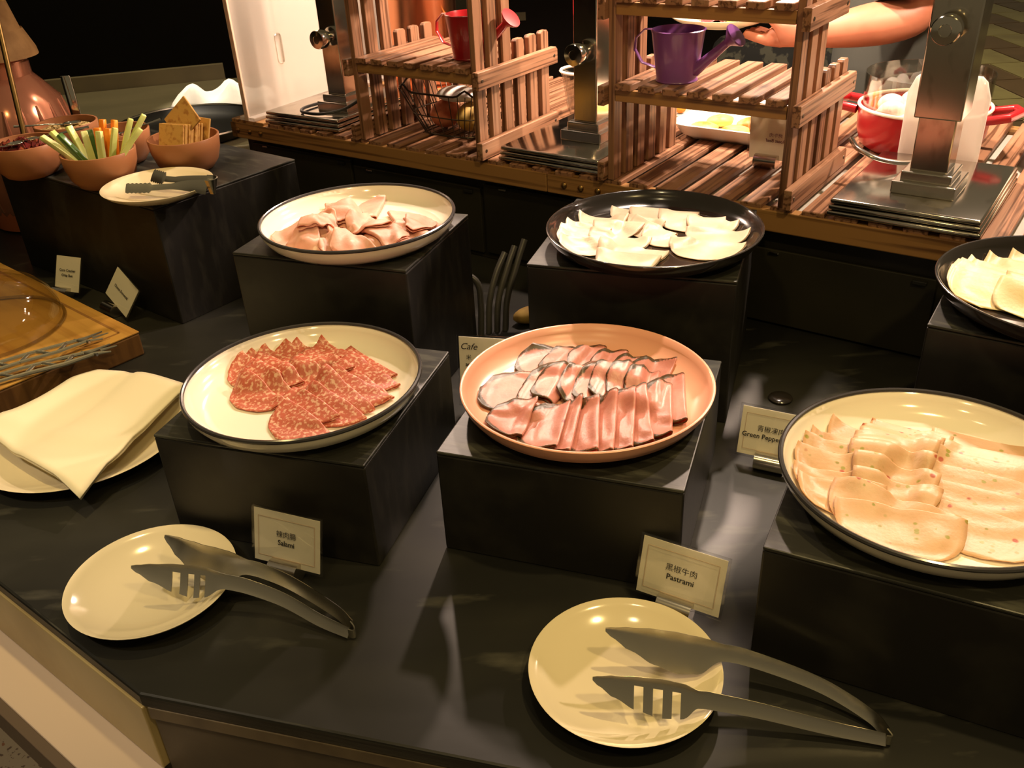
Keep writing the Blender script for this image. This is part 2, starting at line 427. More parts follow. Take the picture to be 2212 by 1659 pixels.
def text(name, body, size, m, parent, loc, rot, shear=0.0, mirror=False, bold=0.0):
    cu = bpy.data.curves.new(name, 'FONT')
    cu.body = body; cu.size = size; cu.align_x = 'CENTER'; cu.align_y = 'CENTER'; cu.shear = shear; cu.offset = bold; cu.resolution_u = 3
    o = bpy.data.objects.new(name, cu)
    C.objects.link(o)
    dg = bpy.context.evaluated_depsgraph_get()
    me = bpy.data.meshes.new_from_object(o.evaluated_get(dg))
    bpy.data.objects.remove(o)
    if mirror:
        for v in me.vertices: v.co.x = -v.co.x
    me.materials.clear(); me.materials.append(m)
    return link(name, me, parent, loc, rot)

# ================================================================ THE ROOM
FLZ = -0.86
fl = struct(MB().box((1.0, 4.0, FLZ - 0.05), (13, 16, 0.1)).build('floor', MT['terrazzo'], smooth=False), 'pale speckled terrazzo floor with a field of tan and brown tiles')
# light and dark floor tiles beyond the station, laid as a chequer
tl = MB().box((0, 0, 0), (0.985, 0.485, 0.006)).mesh('tile', MT['tile_light'], False)
td = MB().box((0, 0, 0), (0.985, 0.485, 0.006)).mesh('tile', MT['tile_dark'], False)
for i in range(5):
    for j in range(15):
        link('tile', tl if (i + j) % 2 else td, fl, (1.6 + i * 1.0 + 0.25 * j + 0.0 * j, 3.6 + j * 0.5, FLZ + 0.003))
struct(MB().box((-0.6, 5.2, 0.6), (5.6, 0.12, 2.9)).build('wall_back', MT['dark_wall'], smooth=False), 'dark back wall behind the buffet')
struct(MB().box((-3.4, 3.0, 0.6), (0.12, 9.0, 2.9)).build('wall_left', MT['dark_wall'], smooth=False), 'dark side wall')
# sage service cabinet far behind the copper urn
t = thing('service_cabinet', 'sage green service cabinet standing against the dark back wall', 'cabinet', (-0.28, 4.75, FLZ), 0.0)
MB().box((0, 0, 0.75), (0.50, 0.6, 1.5)).build('body', MT['sage'], t, False, 0.004)
for k in range(2):
    d = MB().box((-0.125 + 0.25 * k, -0.308, 0.75), (0.244, 0.016, 1.4)).build('door', MT['sage'], t, False, 0.003)
    MB().box((-0.03 + 0.06 * k, -0.325, 0.9), (0.015, 0.02, 0.16)).build('handle', MT['steel'], d, False, 0.003)
t = thing('drinks_fridge', 'black fridge with a small white sticker behind the red watering can', 'fridge', (0.34, 4.75, FLZ), 0.0)
MB().box((0, 0, 0.72), (0.7, 0.6, 1.44)).build('body', MT['rubber'], t, False, 0.01)
d = MB().box((0, -0.31, 0.72), (0.66, 0.02, 1.36)).build('door', MT['black_glaze'], t, False, 0.004)
MB().box((-0.215, -0.324, 0.872), (0.055, 0.004, 0.035)).build('sticker', MT['side_lip'], d, False)

# ================================================================ BUFFET COUNTER (front)
cnt = thing('buffet_counter', 'black stone buffet counter with cream and white marble sides', 'counter', (0, 0, 0))
e1 = Vector((-0.374, 0.617)); left_dir = Vector((-0.584, 0.7854)) - e1; left_dir.normalize()
front_dir = Vector((0.0188, 0.5013)) - e1; front_dir.normalize()
pL = e1 + left_dir * 1.6
pF = e1 + front_dir * 1.7
_k = [ORG + EV * 2.1 + NV * 0.66, ORG + EV * 0.0 + NV * 0.66]
top_poly = [e1, pF, Vector((_k[0].x, _k[0].y)), Vector((_k[1].x, _k[1].y)), Vector((-1.35, 2.28)), pL]
MB().prism(top_poly, -0.018, 0.0).build('counter_top', MT['stone'], cnt, False, 0.003, 2)
# body below
def inset(poly, k):
    c = sum(poly, Vector((0, 0))) / len(poly)
    return [p + (c - p).normalized() * k for p in poly]
body_poly = inset(top_poly, 0.012)
_nl = Vector((left_dir.y, -left_dir.x)); _nl = _nl if _nl.dot(Vector((-1, -1))) > 0 else -_nl
body_poly[0] = body_poly[0] + front_dir * 0.34; body_poly[-1] = body_poly[-1] - _nl * 0.32
MB().prism(body_poly, FLZ, -0.018).build('body', MT['grey_stone'], cnt, False)
nl = Vector((left_dir.y, -left_dir.x)); nl = nl if nl.dot(Vector((-1, -1))) > 0 else -nl
nf = Vector((front_dir.y, -front_dir.x)); nf = nf if nf.dot(Vector((0, -1))) > 0 else -nf
# cream band under the left edge
a = e1 - nl * 0.012; b = a + left_dir * 1.55
MB().prism([a, a + nl * 0.014, b + nl * 0.014, b], -0.108, -0.018).build('cream_band', MT['cream_stone'], cnt, False, 0.0015)
# white marble tray ledge
lo = 0.054
a0 = e1 + front_dir * 0.0 - nl * 0.0
MB().prism([a0 + nl * 0.0, a0 + nl * lo - left_dir * 0.10, a0 + nl * lo + left_dir * 1.5, a0 + left_dir * 1.5], -0.128, -0.108).build('tray_ledge', MT['white_marble'], cnt, False, 0.002)
MB().prism([a0 + nl * lo - left_dir * 0.10, a0 + nl * (lo + 0.012) - left_dir * 0.11, a0 + nl * (lo + 0.012) + left_dir * 1.5, a0 + nl * lo + left_dir * 1.5], -0.150, -0.109).build('ledge_edge', MT['brown_edge'], cnt, False, 0.001)
# stone lip under the front edge
a = e1 + nf * 0.0 + front_dir * 0.004; b = a + front_dir * 1.6
MB().prism([a, a - nf * 0.03, b - nf * 0.03, b], -0.034, -0.018).build('stone_lip', mat('pale_stone_lip', (0.17, 0.13, 0.085), 0.5, var=((0.10, 0.075, 0.05), 20, 0.4, 0.7)), cnt, False, 0.001)
MB().prism([a - nf * 0.004, a - nf * 0.03, b - nf * 0.03, b - nf * 0.004], -0.40, -0.0355).build('front_slab', MT['grey_stone'], cnt, False, 0.001)

# ================================================================ RISERS
def riser(label, corner, ang, sx, sy, h):
    """corner = near-left corner; x axis turned by ang"""
    t = thing('riser_box', label, 'riser', (corner[0], corner[1], 0), R(ang))
    MB().box((sx / 2, sy / 2, (h - 0.004) / 2), (sx, sy, h - 0.004)).build('body', MT['riser'], t, False, 0.002)
    MB().box((sx / 2, sy / 2, h - 0.002), (sx, sy, 0.004)).build('top', MT['riser_top'], t, False, 0.0015)
    return t
SALC = (-0.4024, 0.8620)
riser('black wooden riser box under the salami platter', SALC, -18.6, 0.258, 0.254, 0.138)
riser('black wooden riser box under the salmon pink platter', (-0.085, 0.8058), -20.3, 0.264, 0.270, 0.133)
riser('black wooden riser box under the ham platter', (-0.3767, 1.1944), -21.5, 0.266, 0.214, 0.218)
riser('black wooden riser box under the black platter of white turkey slices', (0.0274, 1.1215), -19.6, 0.273, 0.262, 0.208)
riser('black wooden riser box under the green pepper sausage platter', (0.2155, 0.625), -28.0, 0.270, 0.270, 0.135)
riser('black wooden riser box under the black cheese platter', (0.464, 0.898), -34.0, 0.262, 0.245, 0.205)
riser('long black riser box carrying the terracotta bowls', (-0.9570 + 0.0, 1.7440), -38.6, 0.507, 0.300, 0.209)

# ================================================================ PLATTERS
def platter(label, c, zb, Rr, h, glaze, rimmat=None, name='platter'):
    t = thing(name, label, 'platter', (c[0], c[1], zb), 0)
    k = Rr
    prof = [(0, 0.0), (0.70 * k, 0.0), (0.72 * k, 0.001), (0.86 * k, 0.0045), (0.94 * k, 0.012), (0.985 * k, 0.021), (k, h - 0.001), (k - 0.0012, h), (k - 0.0035, h - 0.0006),
            (0.955 * k, h * 0.72), (0.90 * k, h * 0.45), (0.84 * k, 0.0085), (0.78 * k, 0.0068), (0.4 * k, 0.006), (0, 0.006)]
    MB().lathe(prof, 96).build('dish', glaze, t, True, sharp=60)
    if rimmat:
        MB().tube([((k - 0.0018) * math.cos(2 * PI * i / 96), (k - 0.0018) * math.sin(2 * PI * i / 96), h - 0.0008) for i in range(96)], 0.0026, 8, True).build('rim', rimmat, t)
    return t
platter('white platter with dark rim holding folded salami', (-0.2407, 0.9236), 0.138, 0.1372, 0.030, MT['white_glaze'], MT['rim_dark'])
platter('white platter with dark rim holding ruffled pink ham', (-0.2037, 1.234), 0.218, 0.1372, 0.030, MT['white_glaze'], MT['rim_dark'])
platter('white platter with dark rim holding green pepper sausage', (0.3929, 0.6891), 0.135, 0.1428, 0.030, MT['white_glaze'], MT['rim_dark'])
platter('salmon pink platter holding pastrami', (0.0835, 0.887), 0.133, 0.1427, 0.030, MT['pink_glaze'])
platter('black platter holding white turkey slices', (0.202, 1.166), 0.208, 0.145, 0.0285, MT['black_glaze'])
platter('black platter holding pale cheese slices', (0.634, 0.920), 0.205, 0.145, 0.030, MT['black_glaze'])

def saucer(label, c, zb, Rr=0.09, name='saucer', m='cream_glaze'):
    t = thing(name, label, 'plate', (c[0], c[1], zb), 0)
    k = Rr / 0.09
    prof = [(0, 0.002), (0.040, 0.002), (0.0415, 0.0), (0.046, 0.0), (0.049, 0.003), (0.068, 0.0075), (0.083, 0.0155), (0.0895, 0.0215), (0.0898, 0.0225), (0.0885, 0.0227),
            (0.081, 0.0180), (0.066, 0.0105), (0.050, 0.0068), (0.03, 0.0058), (0, 0.0055)]
    MB().lathe([(r * k, z) for r, z in prof], 80).build('dish', MT[m], t, True, sharp=60)
    return t
saucer('white coupe saucer under tongs in front of the Salami card', (-0.400, 0.757), 0)
saucer('white coupe saucer under tongs in front of the Pastrami card', (0.0905, 0.599), 0)
saucer('white saucer under serrated tongs beside the cracker bowl', (-0.566, 1.485), 0.209)

# ================================================================ SLICED FOOD
def slice_mesh(name, rx, ry, rho, m, th=0.0008, wav=0.0012, rag=0.03, seed=0, droop=None, nx=18, lift=0.0, curl=0.0, power=2.0):
    """a round slice folded in half: fold axis = local x, folded sheet lies toward +y; open loop radius rho at the fold"""
    rnd = random.Random(seed)
    lim = PI * rho / 2
    ws = []
    nb = 11
    for i in range(nb): ws.append(-ry + (ry - lim) * i / nb)
    for i in range(9): ws.append(-lim + 2 * lim * i / 8)
    for i in range(1, nb + 1): ws.append(lim + (ry - lim) * i / nb)
    L = max(ry - lim, 1e-4)
    sinA = min(0.9, (2 * rho - th * 1.2) / L) if droop is None else droop
    cosA = math.sqrt(1 - sinA * sinA)
    ph = [rnd.uniform(0, 6.28) for _ in range(6)]
    rows = []; uvs = []; rims = []
    for w in ws:
        q = min(1.0, abs(w) / ry)
        half = rx * (max(0.0, 1 - q ** power)) ** (1 / power)
        half = max(half, rx * 0.10)
        row = []
        for j in range(nx + 1):
            u = -1 + 2 * j / nx
            a = u * half
            ang = math.atan2(w, a + 1e-9)
            rr = 1 + rag * (math.sin(5 * ang + ph[0]) * 0.5 + math.sin(11 * ang + ph[1]) * 0.35 + math.sin(19 * ang + ph[2]) * 0.3)
            edge = math.hypot(a / rx, w / ry)
            a2 = a * (1 + (rr - 1) * edge)
            if abs(w) <= lim:
                f = w / rho
                y = rho * (1 - math.cos(f)); z = rho * (1 + math.sin(f))
            elif w > 0:
                l = (w - lim) * (1 + (rr - 1) * edge)
                y = rho + l * cosA; z = 2 * rho - l * sinA
            else:
                l = (-w - lim) * (1 + (rr - 1) * edge) * 0.93
                y = rho + l; z = 0.0
            wv = wav * (math.sin(a2 * 95 + ph[3]) * 0.6 + math.sin(a2 * 210 + w * 120 + ph[4]) * 0.4) * min(1.0, edge + 0.2)
            if w > -lim: z += wv * (0.4 + 0.6 * min(1, max(0, w) / L))
            z += lift * (a2 / rx) ** 2 + curl * max(0.0, edge - 0.7)
            row.append((a2, y, z + th / 2 + 0.0003)); uvs.append((a2 + ph[5], w)); rims.append(edge if j not in (0, nx) else 1.0)
        rows.append(row)
    mb = MB().grid(rows)
    me = bpy.data.meshes.new(name)
    me.from_pydata(mb.v, [], mb.f)
    lay = me.uv_layers.new(name='slice')
    for lp in me.loops: lay.data[lp.index].uv = uvs[lp.vertex_index]
    at = me.attributes.new('rim', 'FLOAT', 'POINT')
    for i, r_ in enumerate(rims): at.data[i].value = r_
    me.materials.append(m)
    for p in me.polygons: p.use_smooth = True
    return me

class Pile:
    """height of a dish and of everything already laid on it; each new sheet is draped over it"""
    CELL = 0.0015
    def __init__(self, c, prof, rmax):
        self.c = c; self.rmax = rmax
        n = int(2 * rmax * 1.15 / self.CELL); self.n = n
        ax = (np.arange(n) - n / 2 + 0.5) * self.CELL
        X, Y = np.meshgrid(ax, ax, indexing='ij')
        self.H = np.interp(np.hypot(X, Y), [p[0] for p in prof], [p[1] for p in prof])
    def _roll(self, A, q, op):
        for axis in (0, 1):
            P = np.pad(A, [(q, q) if k == axis else (0, 0) for k in (0, 1)], mode='edge')
            st = [np.take(P, range(j, j + self.n), axis=axis) for j in range(2 * q + 1)]
            A = np.max(st, axis=0) if op == 'max' else np.mean(st, axis=0)
        return A
    def idx(self, x):
        return np.clip(x / self.CELL + self.n / 2 - 0.5, 0, self.n - 1.001)
    def under(self, xy, q=2):
        S = self._roll(self._roll(self.H, q, 'max'), q, 'mean')
        u = self.idx(xy[:, 0]); v = self.idx(xy[:, 1])
        i = u.astype(int); j = v.astype(int); a = u - i; b = v - j
        return S[i, j] * (1 - a) * (1 - b) + S[i + 1, j] * a * (1 - b) + S[i, j + 1] * (1 - a) * b + S[i + 1, j + 1] * a * b
    def add(self, P, quads, up):
        Q = P[np.array(quads)]
        for a in np.linspace(0, 1, 7):
            for b in np.linspace(0, 1, 7):
                p = Q[:, 0] * (1 - a) * (1 - b) + Q[:, 1] * a * (1 - b) + Q[:, 2] * a * b + Q[:, 3] * (1 - a) * b
                i = np.rint(self.idx(p[:, 0])).astype(int); j = np.rint(self.idx(p[:, 1])).astype(int)
                np.maximum.at(self.H, (i, j), p[:, 2] + up)

def platter_prof(k, h):
    return [(0, 0.006), (0.4 * k, 0.006), (0.78 * k, 0.0068), (0.84 * k, 0.0085), (0.90 * k, h * 0.45), (0.955 * k, h * 0.72), (k - 0.0035, h), (2 * k, h)]

def lay_slice(name, me, pile, zb, xy, ang, label, cat, group, th=0.0008, keep=0.90, clear=0.0002):
    """turn the slice, slide it inside the dish, drape it over the pile"""
    n = len(me.vertices)
    P = np.empty(n * 3); me.vertices.foreach_get('co', P); P = P.reshape(n, 3)
    c_, s_ = math.cos(R(ang)), math.sin(R(ang))
    P = np.stack([P[:, 0] * c_ - P[:, 1] * s_, P[:, 0] * s_ + P[:, 1] * c_, P[:, 2]], 1)
    P[:, 0] += xy[0] - pile.c[0]; P[:, 1] += xy[1] - pile.c[1]
    lim = keep * pile.rmax
    for _ in range(24):
        r_ = np.hypot(P[:, 0], P[:, 1]); k = int(r_.argmax())
        if r_[k] <= lim: break
        d = P[k, :2] / r_[k] * (r_[k] - lim)
        P[:, 0] -= d[0]; P[:, 1] -= d[1]
    P[:, 2] += pile.under(P[:, :2]) + clear
    quads = [tuple(p.vertices) for p in me.polygons]
    pile.add(P, quads, th / 2)
    o0 = P.mean(0); o0[2] = P[:, 2].min()
    me.vertices.foreach_set('co', (P - o0).ravel()); me.update()
    o = link(name, me, None, (pile.c[0] + o0[0], pile.c[1] + o0[1], zb + o0[2]))
    md = o.modifiers.new('thickness', 'SOLIDIFY'); md.thickness = th; md.offset = 0
    return tag(o, label, cat, group)

SAL = [(-0.1597, 0.9416, -50.0, 0.0525), (-0.1992, 0.9785, -46.0, 0.0378), (-0.1542, 0.9177, -50.0, 0.0639), (-0.2314, 0.9844, -42.0, 0.0237), (-0.1603, 0.892, -49.0, 0.0537), (-0.2459, 0.9701, -48.0, 0.03), (-0.2069, 0.9425, -45.0, 0.0375), (-0.1658, 0.884, -43.0, 0.0559), (-0.2715, 0.9642, -44.0, 0.0229), (-0.2171, 0.917, -47.0, 0.0431), (-0.1774, 0.87, -51.0, 0.0576), (-0.2936, 0.9589, -45.0, 0.025), (-0.2614, 0.9309, -50.0, 0.0462), (-0.188, 0.8516, -46.0, 0.0563), (-0.2988, 0.9413, -46.0, 0.0284), (-0.2645, 0.9039, -48.0, 0.0321), (-0.2112, 0.851, -49.0, 0.0456), (-0.2729, 0.8847, -46.0, 0.0395), (-0.2143, 0.8222, -49.0, 0.0467)]
pile = Pile((-0.2407, 0.9236), platter_prof(0.1372, 0.030), 0.1372)
for i, (x, y, a, h) in enumerate(SAL):
    r_ = max(0.043, min(0.050, h))
    me = slice_mesh('salami_slice', r_, r_ * 1.02, 0.0013, MT['salami'], seed=100 + i, wav=0.0003, rag=0.025)
    # local +y must point to the front-left: axis runs from upper left to lower right, so turn by 180
    lay_slice('salami_slice', me, pile, 0.138, (x * 1.050, y * 1.050), a + 180,
              'folded red salami slice flecked with white fat' if i < len(SAL) - 1 else 'uncovered salami slice lying on top at the end of the fan', 'salami slice', 'salami slices on the dark-rimmed platter')

GP = [(0.4434, 0.7259, -35.0, 0.0406), (0.383, 0.7513, -34.0, 0.0224), (0.4264, 0.7104, -28.0, 0.0426), (0.3384, 0.7527, -38.0, 0.0188), (0.3698, 0.7415, -37.0, 0.0226), (0.4198, 0.6905, -30.0, 0.0429), (0.3134, 0.7402, -29.0, 0.0186), (0.3577, 0.7276, -30.0, 0.0256), (0.4109, 0.6684, -30.0, 0.0431), (0.3008, 0.7307, -29.0, 0.0211), (0.3463, 0.7087, -30.0, 0.028), (0.4027, 0.6442, -30.0, 0.0401), (0.2914, 0.7099, -30.0, 0.0234), (0.3407, 0.6845, -28.0, 0.0286), (0.3907, 0.6159, -33.0, 0.0381), (0.2818, 0.6835, -22.0, 0.0223), (0.3329, 0.6627, -27.0, 0.0308), (0.2728, 0.6651, -21.0, 0.0225), (0.3225, 0.6395, -34.0, 0.0352), (0.3137, 0.6177, -21.0, 0.0407)]
pile = Pile((0.3929, 0.6891), platter_prof(0.1428, 0.030), 0.1428)
for i, (x, y, a, h) in enumerate(GP):
    r_ = max(0.040, min(0.050, h * 1.3)) if i not in (14, 18, 19) else 0.056
    me = slice_mesh('sausage_slice', r_, r_ * 1.12, 0.0012, MT['pepper_sausage'], seed=300 + i, wav=0.0003, rag=0.008, power=2.6)
    lay_slice('sausage_slice', me, pile, 0.135, (x * 1.05 + 0.009, y * 1.05 - 0.006), a + 180,
              'folded pale sausage slice with green pepper flecks' if i < len(GP) - 1 else 'uncovered pepper sausage slice lying on top with its whole face showing', 'sausage slice', 'green pepper sausage slices')

TK = [(0.1899, 1.209, -13.0, 0.0337), (0.2233, 1.2048, -1.0, 0.0402), (0.2554, 1.1749, 5.0, 0.0379), (0.1883, 1.1718, -36.0, 0.0201), (0.2783, 1.1508, -4.0, 0.0283), (0.1268, 1.1989, 7.0, 0.0287), (0.2018, 1.1441, -47.0, 0.023), (0.2783, 1.1181, 13.0, 0.0344), (0.1023, 1.1739, -15.0, 0.0211), (0.1548, 1.1568, -23.0, 0.0265), (0.0995, 1.1475, -14.0, 0.0226), (0.2151, 1.1152, -46.0, 0.0276), (0.0963, 1.1203, -29.0, 0.0233), (0.1517, 1.1161, -23.0, 0.0342), (0.2569, 1.0818, 4.0, 0.0465), (0.0965, 1.0995, -25.0, 0.0277), (0.1627, 1.0758, -18.0, 0.0369), (0.1532, 1.0537, -5.0, 0.0337)]
pile = Pile((0.202, 1.166), platter_prof(0.145, 0.0285), 0.145)
for i, (x, y, a, h) in enumerate(TK):
    r_ = max(0.036, min(0.050, h * 1.25))
    me = slice_mesh('turkey_slice', r_, r_ * 1.15, 0.0018, MT['turkey'], seed=500 + i, wav=0.0004, rag=0.015, power=2.3)
    lay_slice('turkey_slice', me, pile, 0.208, (x * 1.05, y * 1.05), min(a, -20) + 180,
              'folded pale turkey slice on the black platter', 'turkey slice', 'turkey slices on the black platter')

CH = [(0.640, 0.975, -41.0), (0.6081, 0.9769, -41.0), (0.5809, 0.9582, -45.0), (0.5602, 0.9532, -46.0), (0.5466, 0.9462, -46.0), (0.650, 0.930, -30.0), (0.605, 0.915, -28.0), (0.5361, 0.9324, -36.0), (0.5239, 0.9204, -36.0), (0.640, 0.880, -36.0), (0.578, 0.880, -42.0)]
pile = Pile((0.634, 0.920), platter_prof(0.145, 0.030), 0.145)
for i, (x, y, a) in enumerate(CH):
    me = slice_mesh('cheese_slice', 0.050, 0.056, 0.0013, MT['cheese'], seed=700 + i, wav=0.0003, rag=0.004, power=3.5)
    lay_slice('cheese_slice', me, pile, 0.205, (x * 1.045, y * 1.045), a + 180,
              'folded pale yellow cheese slice on the black platter', 'cheese slice', 'cheese slices on the black platter')

PA = [(0.0348, 0.9413, -123.0, 0.0206, 1), (0.0653, 0.9364, -122.0, 0.0254, 0), (0.095, 0.9345, -111.0, 0.0253, 0), (0.1195, 0.921, -110.0, 0.0231, 0), (0.1387, 0.9039, -113.0, 0.0198, 0), (0.1593, 0.8987, -118.0, 0.0235, 1), (0.1769, 0.841, -99.0, 0.0422, 0), (-0.0073, 0.8793, -109.0, 0.0369, 1), (0.0365, 0.8727, -111.0, 0.0512, 0), (0.0533, 0.8793, -119.0, 0.0317, 0), (0.0818, 0.8791, -112.0, 0.0334, 0), (0.096, 0.8701, -110.0, 0.0227, 0), (0.1134, 0.8723, -110.0, 0.0214, 0), (0.1313, 0.8663, -105.0, 0.0223, 0), (0.1499, 0.8576, -103.0, 0.0259, 0), (0.1623, 0.8158, -100.0, 0.0492, 0), (0.1395, 0.797, -94.0, 0.0461, 0), (0.1168, 0.7951, -100.0, 0.0532, 0), (0.0957, 0.797, -100.0, 0.0508, 0), (0.0783, 0.7922, -97.0, 0.0443, 0), (0.0534, 0.7927, -103.0, 0.0493, 0), (0.0293, 0.8004, -104.0, 0.0391, 1), (-0.0087, 0.8243, -107.0, 0.0193, 1)]
pile = Pile((0.0835, 0.887), platter_prof(0.1427, 0.030), 0.1427)
for i, (x, y, a, h, wide) in enumerate(PA):
    rx = max(0.036, min(0.052, h * 1.2))
    ry = 0.050 if wide else 0.040
    me = slice_mesh('pastrami_slice', rx, ry, 0.0030 if not wide else 0.0014, MT['pastrami'], seed=900 + i, wav=0.0005, rag=0.03, power=3.2)
    # fold axis along the roll; sheet extends to the left under its neighbour (local +y turned left)
    off = Vector((math.cos(R(a + 90)), math.sin(R(a + 90)), 0)) * (0.008 if not wide else 0.020)
    lay_slice('pastrami_slice', me, pile, 0.133, (x * 1.042 + off.x, y * 1.042 + off.y - (0.010 if i < 15 else 0.018)), a + 180,
              'rolled pink pastrami slice with dark peppered edge', 'pastrami slice', 'pastrami slices on the salmon platter')

HA = [(-0.1714, 1.2582, -78.0), (-0.246, 1.2454, -77.0), (-0.2142, 1.2475, -73.0), (-0.2899, 1.2004, -74.0), (-0.1895, 1.2266, -79.0), (-0.1502, 1.2038, -78.0), (-0.2515, 1.1897, -72.0), (-0.1084, 1.1609, -81.0), (-0.2142, 1.1792, -81.0), (-0.1698, 1.1528, -78.0), (-0.2879, 1.1512, -72.0), (-0.2609, 1.1513, -70.0), (-0.2283, 1.1508, -75.0), (-0.1942, 1.1371, -80.0), (-0.137, 1.1391, -77.0), (-0.115, 1.1086, -84.0), (-0.257, 1.1011, -66.0), (-0.2257, 1.1006, -66.0), (-0.196, 1.0963, -75.0), (-0.1562, 1.0985, -70.0)]
HA += [(-0.205, 1.215, -70.0), (-0.235, 1.215, -76.0), (-0.165, 1.185, -82.0), (-0.270, 1.175, -72.0), (-0.180, 1.118, -74.0), (-0.130, 1.175, -80.0)]
pile = Pile((-0.2037, 1.234), platter_prof(0.1372, 0.030), 0.1372)
for i, (x, y, a) in enumerate(HA):
    sd = random.uniform(0.92, 1.10)
    _q = Vector((x * 1.047 + 0.2037, y * 1.047 - 0.006 - 1.234)); _m = 0.084 if i < 16 else 0.074
    if _q.length > _m: _q = _q.normalized() * _m
    _a = a + 180 + random.uniform(-25, 25)
    # keep the sheet over the middle of the dish
    if i % 2: _a += 180
    me = slice_mesh('ham_slice', 0.038 * sd, 0.046 * sd, random.uniform(0.0016, 0.0030), MT['ham'], seed=1100 + i, wav=0.0009, rag=0.05, nx=18, lift=0.0005, power=2.4)
    lay_slice('ham_slice', me, pile, 0.218, (-0.2037 + _q.x, 1.234 + _q.y), _a,
              'ruffled pink cooked ham slice on the dark-rimmed platter', 'ham slice', 'ham slices on the dark-rimmed platter')

# ================================================================ TONGS
def bez(pts, n):
    """Catmull-Rom through points"""
    P = [Vector(p) for p in pts]
    P = [P[0] * 2 - P[1]] + P + [P[-1] * 2 - P[-2]]
    out = []
    segs = len(P) - 3
    for i in range(n + 1):
        t = i / n * segs
        k = min(int(t), segs - 1); u = t - k
        p0, p1, p2, p3 = P[k:k + 4]
        out.append(0.5 * ((2 * p1) + (p2 - p0) * u + (2 * p0 - 5 * p1 + 4 * p2 - p3) * u * u + (3 * p1 - p0 - 3 * p2 + p3) * u ** 3))
    return out

def strip(pts, widths, th, lean=0.0, cup=0.0, slots=None, drop=None, rise=None):
    """a metal strip standing on edge along pts (centre line); lean tips its top sideways; cup hollows it"""
    N = len(pts); mb = MB(); M_ = 6
    rowsA = []; rowsB = []
    for i, p in enumerate(pts):
        a = pts[max(0, i - 1)]; b = pts[min(N - 1, i + 1)]
        t = (b - a); t.z = 0; t.normalize()
        nrm = Vector((-t.y, t.x, 0))
        up = (Vector((0, 0, 1)) * math.cos(lean) + nrm * math.sin(lean))
        side = up.cross(t).normalized()
        ra = []; rb = []
        for k in range(M_ + 1):
            u = -0.5 + k / M_
            w = u * widths[i]
            lowscale = (1.0 if rise is None else rise[i]) if u > 0 else (1.0 if drop is None else drop[i])
            q = p + up * w * lowscale + side * (cup * (1 - (2 * u) ** 2) * widths[i])
            ra.append(q + side * th / 2); rb.append(q - side * th / 2)
        rowsA.append(ra); rowsB.append(rb)
    skip = set()
    if slots:
        for (i0, i1) in slots:
            for i in range(i0, i1):
                for k in range(0, 3): skip.add((i, k))
    w = M_ + 1
    vs = [p for r in rowsA for p in r] + [p for r in rowsB for p in r]
    O2 = N * w
    fs = []
    def ix(i, k): return i * w + k
    present = lambda i, k: 0 <= i < N - 1 and 0 <= k < M_ and (i, k) not in skip
    for i in range(N - 1):
        for k in range(M_):
            if not present(i, k): continue
            fs.append((ix(i, k), ix(i, k + 1), ix(i + 1, k + 1), ix(i + 1, k)))
            fs.append((O2 + ix(i, k), O2 + ix(i + 1, k), O2 + ix(i + 1, k + 1), O2 + ix(i, k + 1)))
            for (di, dk, e) in ((0, -1, (ix(i, k), ix(i + 1, k))), (0, 1, (ix(i, k + 1), ix(i + 1, k + 1))), (-1, 0, (ix(i, k), ix(i, k + 1))), (1, 0, (ix(i + 1, k), ix(i + 1, k + 1)))):
                if not present(i + di, k + dk):
                    fs.append((e[0], e[1], O2 + e[1], O2 + e[0]))
    return mb.add(vs, fs)

def leaf_width(i, n, blade, arm, bl):
    """width along an arm of n samples: arm, then a leaf-shaped blade over the last share bl"""
    u = i / n
    if u < 1 - bl:
        k = u / (1 - bl)
        return arm * (0.75 + 0.35 * k)
    k = (u - (1 - bl)) / bl
    prof = [(0, arm * 1.1), (0.25, blade * 0.92), (0.42, blade), (0.62, blade * 0.86), (0.82, blade * 0.55), (0.94, blade * 0.27), (1.0, blade * 0.08)]
    for (a, va), (b, vb) in zip(prof, prof[1:]):
        if k <= b:
            f = (k - a) / (b - a); f = f * f * (3 - 2 * f)
            return va + (vb - va) * f
    return prof[-1][1]

